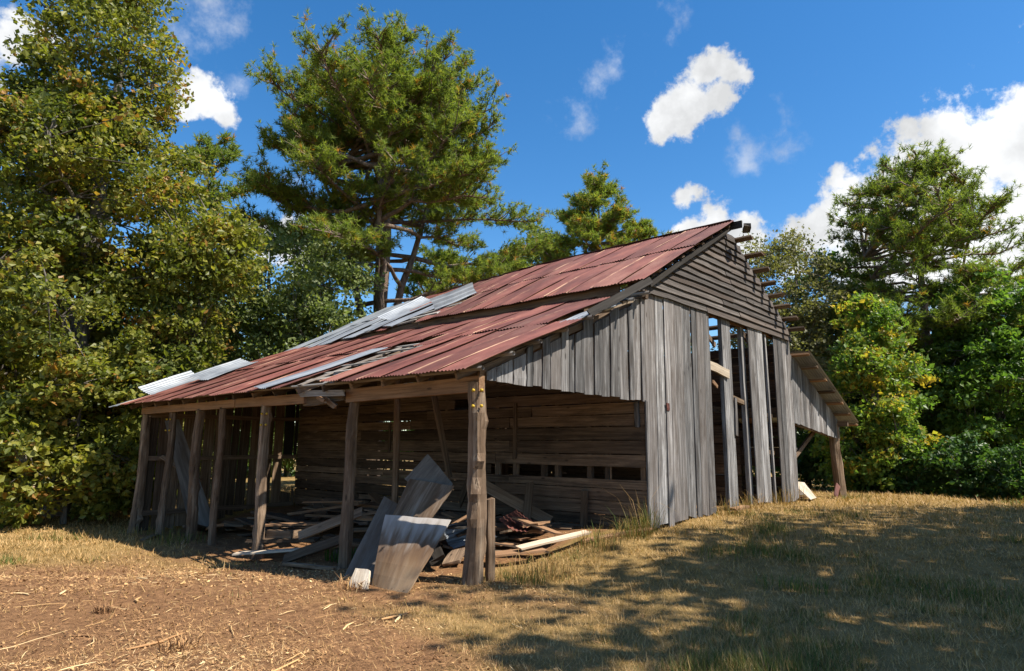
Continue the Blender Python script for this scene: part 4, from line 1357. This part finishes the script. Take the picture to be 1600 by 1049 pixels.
tree('shrub', broadleaf_meshes(106, 4.8, [(0, 0, 2.6, 1.7, 1.6, 2.0), (.9, -.2, 1.4, 1.5, 1.3, 1.3), (-1.2, 0, 1.5, 1.4, 1.2, 1.4)], 170, 85, .14, .07, r_cl=.45, tint_mid=.62, tint_sd=.26, nlimb=9, lowfork=.08),
     BARK_GREY, LF_OAK, px2(112, 17.2), 'olive yellow shrub hiding the trunk of the tall olive tree', 'shrub')
tree('shrub', broadleaf_meshes(107, 4.2, [(0, 0, 2.3, 1.5, 1.5, 1.8), (.9, -.2, 1.3, 1.3, 1.3, 1.2)], 130, 85, .13, .07, r_cl=.45, tint_mid=.4, tint_sd=.24, nlimb=9, lowfork=.08),
     BARK_GREY, LF_OAK, px2(196, 20.0), 'dull green shrub just behind the farthest log post', 'shrub')

# pines
big = pine_meshes(201, 17.3, .40, [(.49, 5.4, 5), (.57, 5.9, 7), (.63, 6.0, 9), (.69, 5.6, 10), (.74, 5.2, 10), (.79, 4.7, 11), (.84, 4.2, 11), (.88, 3.7, 11), (.92, 3.1, 10), (.955, 2.4, 9), (.98, 1.6, 8)], needle=.23, per=15, needles_w=.032, dens=2.2, forks=4, fork_z=.36, clump=1.75, tint_mid=.52, brown=.06)
tree('pine_tree', big, BARK_PINE, LF_PINE, px2(580, 26.0), 'large round crowned pine tree rising behind the barn roof', 'tree', rot=.4)
tree('pine_tree', pine_meshes(202, 11.4, .2, [(.45, 2.6, 6), (.58, 2.8, 7), (.7, 2.6, 7), (.8, 2.1, 7), (.9, 1.4, 6), (.97, .7, 5)], needle=.27, per=14, needles_w=.05, dens=1.8, brown=.05), BARK_PINE, LF_PINE, px2(675, 33.0), 'young pine tree peeping over the roof right of the large pine', 'tree')
tree('pine_tree', pine_meshes(203, 16.6, .26, [(.5, 3.3, 8), (.6, 3.7, 9), (.7, 3.5, 9), (.78, 3.0, 9), (.86, 2.3, 9), (.93, 1.5, 8), (.98, .7, 6)], needle=.30, per=13, needles_w=.045, dens=1.9, clump=1.5, brown=.14, tint_mid=.55), BARK_PINE, LF_PINE, px2(940, 36.0), 'small pine tree with orange tinged needles above the roof ridge', 'tree')
tree('pine_tree', pine_meshes(204, 13.6, .2, [(.6, 2.2, 6), (.75, 2.0, 6), (.88, 1.3, 6), (.96, .7, 5)], needle=.3, per=14, needles_w=.055, dens=1.5, brown=.1), BARK_PINE, LF_PINE, px2(1018, 38.0), 'pine top just showing at the ridge left of the gable peak', 'tree')
rp = pine_meshes(205, 15.6, .32, [(.26, 3.2, 7), (.34, 3.9, 9), (.42, 4.3, 11), (.50, 4.6, 12), (.58, 4.6, 12), (.66, 4.2, 11), (.74, 3.7, 11), (.81, 3.1, 10), (.88, 2.5, 10), (.94, 1.9, 9), (.985, 1.1, 8)], needle=.26, per=13, needles_w=.036, dens=1.9, clump=1.15, forks=2, fork_z=.35, tint_mid=.45, brown=.06)
tree('pine_tree', rp, BARK_PINE, LF_PINE, px2(1468, 30.0), 'broad pine tree standing behind the green trees at right', 'tree', rot=1.0)
tree('pine_tree', pine_meshes(206, 15.2, .2, [(.6, 2.0, 6), (.7, 2.0, 7), (.8, 1.7, 7), (.9, 1.2, 6), (.97, .6, 5)], needle=.28, per=12, needles_w=.05, dens=1.5, tint_mid=.42), BARK_PINE, LF_PINE, px2(282, 27.0), 'pine tree half hidden behind the tall olive tree', 'tree')
tree('pine_tree', pine_meshes(207, 17.5, .24, [(.5, 2.8, 6), (.6, 3.0, 7), (.7, 2.8, 7), (.8, 2.2, 7), (.9, 1.5, 6), (.97, .7, 5)], needle=.28, per=12, needles_w=.05, dens=1.5, tint_mid=.42), BARK_PINE, LF_PINE, px2(15, 27.0), 'pine tree behind the tall olive tree at the left edge', 'tree')

# broadleaves behind the barn
tree('slender_tree', broadleaf_meshes(301, 9.0, [(0, 0, 6.5, 1.8, 1.8, 2.3), (.4, .2, 4.2, 2.0, 2.0, 2.4), (-.8, .3, 5.2, 1.6, 1.6, 2.2)], 260, 95, .10, .13, r_cl=.55, up=.35, nlimb=14), BARK_GREY, LF_GREY, px2(410, 24.0), 'grey green slender tree left of the large pine, nearest the olive tree', 'tree', scale=1.16)
tree('slender_tree', broadleaf_meshes(302, 8.4, [(0, 0, 6.0, 1.4, 1.4, 2.1), (-.3, .2, 4.0, 1.6, 1.6, 2.4)], 200, 80, .10, .12, r_cl=.55, up=.35, nlimb=14), BARK_GREY, LF_GREY, px2(500, 22.5), 'grey green slender tree close to the left of the large pine trunk', 'tree', scale=1.14)
tree('slender_tree', broadleaf_meshes(303, 8.6, [(0, 0, 5.6, 2.2, 2.2, 2.4), (-.4, .2, 3.4, 2.2, 2.2, 2.0)], 150, 70, .14, .12, r_cl=.5, up=.4, nlimb=14), BARK_GREY, LF_GREEN, px2(362, 28.0), 'green tree behind the far end of the shed roof', 'tree')
tree('slender_tree', broadleaf_meshes(304, 15.6, [(0, 0, 12.2, 2.5, 2.5, 3.0), (.5, .2, 8.0, 2.8, 2.8, 3.4)], 230, 70, .19, .14, r_cl=.6, up=.35, nlimb=14), BARK_GREY, LF_GREY, px2(835, 38.0), 'pale grey green tree between the large pine and the small pine', 'tree')
tree('bare_topped_tree', broadleaf_meshes(305, 12.6, [(0, 0, 9.4, 2.7, 2.7, 2.7), (.5, .2, 6.0, 3.0, 3.0, 3.2)], 460, 75, .12, .13, r_cl=.6, up=.3, nlimb=20), BARK_GREY, LF_OLIVE, px2(1232, 30.5), 'thin leaved brownish tree right behind the gable rake', 'tree')
tree('broadleaf_tree', broadleaf_meshes(306, 13.0, [(0, 0, 10.0, 2.3, 2.3, 2.7), (.5, .2, 6.4, 2.8, 2.8, 3.6), (-.8, .2, 4.4, 2.6, 2.6, 3.0)], 240, 80, .17, .16, r_cl=.6, up=.45, nlimb=14), BARK_GREY, LF_GREEN, px2(1318, 33.5), 'dense dark green tree left of the broad right pine', 'tree')

# green trees at the right
tree('broadleaf_tree', broadleaf_meshes(401, 7.6, [(0, 0, 5.4, 1.1, 1.1, 1.9), (0, 0, 3.6, 1.9, 1.9, 2.2), (.2, 0, 1.6, 2.0, 2.0, 1.4)], 230, 125, .125, .11, r_cl=.45, up=.5, tint_mid=.76, tint_sd=.24, nlimb=16, lowfork=.1), BARK_GREY, LF_GUM, px2(1368, 23.5), 'bright green pointed tree with yellowing leaves beside the right shed', 'tree')
tree('broadleaf_tree', broadleaf_meshes(402, 8.8, [(0, 0, 6.3, 1.6, 1.6, 2.2), (0, 0, 4.0, 2.7, 2.5, 2.5), (.2, 0, 1.7, 2.8, 2.6, 1.6)], 340, 130, .135, .16, r_cl=.5, up=.5, tint_mid=.42, tint_sd=.2, nlimb=18, lowfork=.1), BARK_GREY, LF_GUM, px2(1568, 27.0), 'wide leafy green tree at the right picture edge', 'tree', scale=1.17)
tree('broadleaf_tree', broadleaf_meshes(403, 6.6, [(0, 0, 4.0, 1.7, 1.7, 2.4), (0, 0, 1.8, 2.0, 2.0, 1.7)], 190, 85, .15, .09, r_cl=.45, up=.5, tint_mid=.4, nlimb=12, lowfork=.1), BARK_GREY, LF_GREEN, px2(1472, 29.0), 'dark green young tree between the two bright green trees', 'tree')
for i, (x, dd, hh, lab) in enumerate(((1345, 24.0, 1.9, 'light green low bush beside the right shed post'), (1412, 23.0, 2.2, 'dark low bush under the pointed green tree'), (1495, 22.0, 2.4, 'dark low bush under the young dark tree'), (1590, 20.5, 2.0, 'dark low bush at the lower right edge of the wood'))):
    tree('bush', broadleaf_meshes(420 + i, hh, [(0, 0, hh * .5, 1.1, 1.0, hh * .48), (.5, .1, hh * .35, 1.2, .9, hh * .35)], 70, 75, .12, .05, r_cl=.36, tint_mid=.5 if i == 0 else .3, nlimb=8, lowfork=.05), BARK_GREY, LF_GUM if i == 0 else LF_GREEN, px2(x, dd), lab, 'bush')

# wood behind everything: shared meshes, each tree an object
bgA = broadleaf_meshes(501, 11, [(0, 0, 7.6, 2.8, 2.8, 3.2), (.4, .2, 4.2, 3.2, 3.2, 3.2), (0, 0, 1.8, 2.8, 2.8, 1.7)], 210, 60, .22, .18, r_cl=.75, nlimb=12)
bgB = broadleaf_meshes(502, 10, [(0, 0, 6.6, 2.4, 2.4, 3.2), (-.4, .2, 3.6, 3.0, 3.0, 2.8), (0, 0, 1.6, 3.0, 3.0, 1.5)], 210, 60, .21, .18, r_cl=.7, nlimb=12)
rw_ = random.Random(5)
xs = [(-60, 34), (40, 36), (110, 31), (190, 33), (250, 36), (320, 34), (385, 40), (450, 42), (530, 44), (620, 44), (720, 46), (820, 46), (930, 48), (1040, 46), (1150, 44), (1260, 40), (1340, 38), (1400, 36), (1455, 40), (1520, 34), (1590, 33), (1660, 30), (1540, 42), (1300, 46), (1760, 29), (1860, 31), (1980, 29), (-160, 31), (-270, 29)]
wood_labels = {}
for i, (x, dd) in enumerate(xs):
    a = bgA if i % 2 else bgB
    lab = ('green' if a is bgA else 'grey green') + ' tree of the far wood, ' + ('beyond the left picture edge' if x < 0 else 'behind the left shrubs' if x < 230 else 'behind the far end of the shed roof' if x < 400 else 'behind the large pine' if x < 640 else 'hidden low behind the red roof' if x < 1100 else 'behind the gable and right shed' if x < 1350 else 'behind the green trees at right' if x < 1600 else 'beyond the right picture edge')
    o = tree('wood_tree', a, BARK_GREY, LF_GREEN if a is bgA else LF_GREY, px2(x, dd), lab, 'tree', 'trees of the wood behind', rot=rw_.uniform(0, 6), scale=rw_.uniform(.72, .95))
    wood_labels.setdefault(lab, []).append((dd, x, o))
for lab, lst in wood_labels.items():
    if len(lst) == 2:
        lst.sort(key=lambda q: q[0])
        lst[0][2]['label'] = 'nearer ' + lab
        lst[1][2]['label'] = 'farther ' + lab

# trees standing beside and behind the photographer, whose shade falls over the right foreground
shA = broadleaf_meshes(601, 11.5, [(0, 0, 8.6, 2.2, 2.2, 2.6), (.8, .2, 6.4, 2.6, 2.4, 2.0), (-1.2, -.4, 7.0, 2.0, 2.0, 1.8)], 122, 62, .17, .2, r_cl=.66, nlimb=14)
for i, (x, y, sc) in enumerate(((3.2, -11.2, 1.28), (7.0, -11.7, 1.32), (11.0, -11.6, 1.32), (14.8, -12.6, 1.3), (18.0, -14.6, 1.3))):
    tree('shade_tree', shA, BARK_GREY, LF_GREEN, (x, y), 'broadleaf tree outside the picture shading the right foreground', 'tree', 'trees beside the photographer', rot=i * 1.3, scale=sc)

# ------------------------------------------------------------------ grass, litter, weeds


def view_points(n, R, rmin=3.6, rmax=34, power=1.0, half=.74):
    a = math.atan2(_F.y, _F.x)
    th = a + R.uniform(-half, half, n)
    u = R.uniform(0, 1, n)
    r = rmin * (rmax / rmin) ** (u ** power)
    return CAM.x + r * np.cos(th), CAM.y + r * np.sin(th), r


def make_grass():
    R = np.random.default_rng(31)
    x, y, r = view_points(600000, R, 3.2, 32, .85, .86)
    lm = litter_mask(x, y)
    ins = (x > -.5) & (x < 14.8) & (y > .35) & (y < 11.6)
    shade = (x > .1) & (x < 4.1) & (y > -.5) & (y < .6)
    keep = (R.random(len(x)) > lm * .93) & ~(ins & (R.random(len(x)) > .015)) & ~((x > 22))
    x, y, r = x[keep], y[keep], r[keep]
    n = len(x)
    z = gz_np(x, y)
    pat = VN(x * .55 + 3, y * .55) * .6 + VN2(x * 1.9, y * 1.9) * .4
    tuft = VN2(x * 3.1 + 7, y * 3.1)
    # the right foreground keeps green grass, the sunny rise and the left are hay-coloured
    green = np.clip((pat - .58) * 3.6 + np.clip((x + .5) * .09, 0, .45) * np.clip((-y - 2.9) * .8, 0, 1), 0, 1)
    hgt = (.03 + .05 * R.random(n) ** 2 + .05 * np.clip(tuft - .55, 0, 1) * 2 + .045 * green) * np.clip(.75 + r / 30, .75, 1.5)
    t = np.where(R.random(n) < green * .75, R.uniform(.0, .35, n), R.uniform(.36, 1.0, n))
    a = R.uniform(0, 2 * np.pi, n)
    tilt = np.clip(R.normal(1.12, .36, n), .05, 1.5) - .45 * green
    d = np.stack([np.cos(a) * np.sin(tilt), np.sin(a) * np.sin(tilt), np.abs(np.cos(tilt)) + .05], -1)
    w = (.0022 + .0016 * R.random(n)) * np.clip(r / 6.0, 1.0, 4.0)
    sd = np.stack([-np.sin(a), np.cos(a), np.zeros(n)], -1) * w[:, None]
    P = np.stack([x, y, z - .012 + (VN(x * 1.3, y * 1.3) - .5) * .05 + (VN2(x * 4, y * 4) - .5) * .03], -1)
    ln = (hgt * R.uniform(.7, 1.8, n))[:, None]
    V = np.stack([P - sd, P + sd, P + d * ln], 1).reshape(-1, 3)
    me = mesh_np('grass', V, np.arange(3 * n).reshape(-1, 3), False, np.repeat(t, 3))
    tag(link('grass', me, GRASS), 'dry straw coloured mown grass with green patches', 'grass', kind='stuff')


make_grass()


def make_litter():
    R = np.random.default_rng(32)
    x, y, r = view_points(200000, R, 3.4, 16, .9)
    lm = litter_mask(x, y)
    ins = (x > 0) & (x < 14.8) & (y > .5) & (y < 11.6)
    den = np.clip((VN(x * .9 + 11, y * .9) * .6 + VN2(x * 2.3, y * 2.3 + 5) * .4 - .24) * 3.2, .38, 1)
    keep = (R.random(len(x)) < (lm * .95 + .03) * den) & ~(ins & (R.random(len(x)) > .35))
    x, y, r = x[keep], y[keep], r[keep]
    n = len(x)
    z = gz_np(x, y) + (VN(x * 1.3, y * 1.3) - .5) * .05 + (VN2(x * 4, y * 4) - .5) * .03
    P = np.stack([x, y, z + R.uniform(.0, .025, n)], -1)
    nrm = unit(R.normal(size=(n, 3)) * .45 + np.array([0, 0, 1.]))
    a = unit(np.cross(nrm, R.normal(size=(n, 3))))
    b = np.cross(nrm, a)
    kind = R.random(n)
    ln = np.where(kind < .45, .008 + .035 * R.random(n) ** 3, R.uniform(.02, .11, n)) * np.clip(r / 7, 1, 1.6)
    wd = np.where(kind < .45, ln * R.uniform(.35, .8, n), R.uniform(.0018, .005, n))
    V = np.stack([P - a * ln[:, None] * .5 - b * wd[:, None] * .2, P + b * wd[:, None] * .5, P + a * ln[:, None] * .5, P - b * wd[:, None] * .5], 1).reshape(-1, 3)
    t = np.clip(R.normal(.46, .17, n) + (kind > .45) * .14 + (VN(x * 1.1, y * 1.1) - .5) * .5, 0, 1)
    t[R.random(n) < .006] = .95
    me = mesh_np('litter', V, np.arange(4 * n).reshape(-1, 4), False, np.repeat(t, 4))
    tag(link('leaf_litter', me, LITTER), 'brown leaf litter and chips over the bare yard', 'litter', kind='stuff')


make_litter()


def make_straw():
    """long pale stalks strewn over the yard, each a thin bent strip with a ridge"""
    R = np.random.default_rng(33)
    g = Geo()
    spots = [(-4.4, 1.0, .9), (-3.9, 2.6, .5), (-3.6, 0.2, .55), (-3.0, .1, .5), (-2.6, -.3, .6), (-4.6, -.6, .6), (-3.3, -1.3, .7), (-2.8, 1.5, .4), (-4.2, 3.6, .6)]
    for i in range(170):
        spots.append((R.uniform(-5.2, -1.0), R.uniform(-2.8, 4.2), .07 + .28 * R.random() ** 2.2))
    T = []
    for (x, y, l) in spots:
        a = R.normal(.7, 1.0)
        p0 = np.array([x - math.cos(a) * l / 2, y - math.sin(a) * l / 2, 0]); p1 = np.array([x + math.cos(a) * l / 2, y + math.sin(a) * l / 2, 0])
        pts = curve(p0, p1, R, 5, .35, lift=0)
        pts[:, 2] = gz_np(pts[:, 0], pts[:, 1]) + (VN(pts[:, 0] * 1.3, pts[:, 1] * 1.3) - .5) * .05 + (VN2(pts[:, 0] * 4, pts[:, 1] * 4) - .5) * .03 + .012 + R.uniform(0, .012)
        w = R.uniform(.0025, .0045) + .012 * R.random() ** 3 * (l > .2)
        g.tube(pts, w * np.array([.6, 1, 1, .9, .4]), 5)
        T.append(np.full(25, np.clip(R.normal(.78, .2), .2, 1)))
    me = mesh_np('straw', np.concatenate(g.V), np.concatenate(g.F), True, np.concatenate(T))
    tag(link('straw_litter', me, LITTER), 'pale dry stalks strewn over the brown yard', 'litter', kind='stuff')


make_straw()


def weed(name, x, y, n, h, spread, tmid, label, cat='weed', mat=GRASS, wd=.006, seed=0, heads=0):
    R = np.random.default_rng(700 + seed)
    V, F, T = [], [], []
    for i in range(n):
        a = R.uniform(0, 6.28); rr = spread * R.random() ** .7
        b = np.array([math.cos(a) * rr, math.sin(a) * rr, -.02])
        hh = h * R.uniform(.5, 1.1)
        a2 = a + R.normal(0, 1.1)
        d = np.array([math.cos(a2), math.sin(a2), 0]) * R.uniform(.05, 1.0) * hh
        s = np.array([-math.sin(a2), math.cos(a2), 0]) * wd * .7 * R.uniform(.5, 1.2)
        m = b + d * .35 + np.array([0, 0, hh * .6]); t = b + d + np.array([0, 0, hh * R.uniform(.45, 1)])
        k = len(V)
        V += [b - s, b + s, m + s * .8, m - s * .8, t + s * .1, t - s * .1]
        F += [(k, k + 1, k + 2, k + 3), (k + 3, k + 2, k + 4, k + 5)]
        T += [float(np.clip(R.normal(tmid, .16), 0, 1))] * 6
    o = link(name, mesh_np(name, V, F, False, T), mat)
    o.location = (x, y, gz(x, y))
    return tag(o, label, cat)


weed('grass_clump', 3.35, -.22, 190, .50, .30, .30, 'tall green grass clump before the inner wall, nearer the corner', seed=1)
weed('grass_clump', 2.55, -.15, 150, .42, .38, .38, 'yellowish grass clump at the shed mouth left of the taller clumps', seed=2)
weed('grass_clump', 3.85, -.20, 90, .62, .16, .22, 'tallest green grass stalks by the gable corner', seed=3)
weed('grass_clump', .85, -.35, 200, .38, .55, .55, 'dry tangled grass clump right of the corner post', seed=4)
weed('grass_clump', .45, -.45, 60, .24, .25, .10, 'small green tuft at the foot of the corner post', seed=5)
weed('grass_clump', 6.9, -.25, 110, .40, .35, .45, 'grass clump growing at the doorway left of the door post', seed=6)
weed('grass_clump', 8.0, -.15, 110, .45, .35, .5, 'grass clump growing in the middle of the dark doorway', seed=7)
weed('grass_clump', 9.7, -.2, 80, .5, .3, .5, 'grass clump by the thin pole of the doorway', seed=8)
weed('grass_clump', -.25, 8.2, 200, .32, .7, .25, 'long green grass among the far log posts', seed=9)
weed('grass_clump', -.2, 10.4, 140, .3, .6, .35, 'grass fringe at the foot of the farthest log post', seed=10)
weed('seed_stalks', 3.62, -.32, 26, .95, .22, .62, 'tall dry seed stalks standing before the inner wall', wd=.004, seed=21)
weed('seed_stalks', 2.05, -.35, 22, .7, .3, .6, 'thin dry stalks at the shed mouth between scrap and corner', wd=.004, seed=22)
weed('seed_stalks', 10.2, -.3, 22, .7, .4, .6, 'thin dry stalks before the rightmost door boards', wd=.005, seed=23)
weed('fern_weed', .35, 3.35, 60, .32, .28, .05, 'small bright green weed beneath the lower slanting plank', mat=LF_GUM, wd=.018, seed=11)
weed('grass_clump', 2.2, -3.1, 160, .22, .45, .12, 'green grass tuft in the shaded foreground, nearest the barn', seed=12)
weed('grass_clump', 3.4, -4.6, 200, .22, .7, .08, 'green grass patch at the lower right of the foreground', seed=13)
weed('grass_clump', 3.1, -1.7, 120, .25, .4, .2, 'green tuft between corner post and gable corner on the lawn', seed=14)
weed('dead_weed', -3.55, -.15, 70, .16, .14, .55, 'clump of dead brown stems in the yard foreground', mat=LITTER, wd=.012, seed=15)
weed('dead_weed', -1.15, .95, 60, .2, .2, .5, 'dead brown stems at the foot of the small pale board', mat=LITTER, wd=.01, seed=16)
weed('dead_weed', -3.5, 1.9, 70, .12, .1, .25, 'dark dead clump behind the brown stems in the yard', mat=LITTER, wd=.012, seed=17)
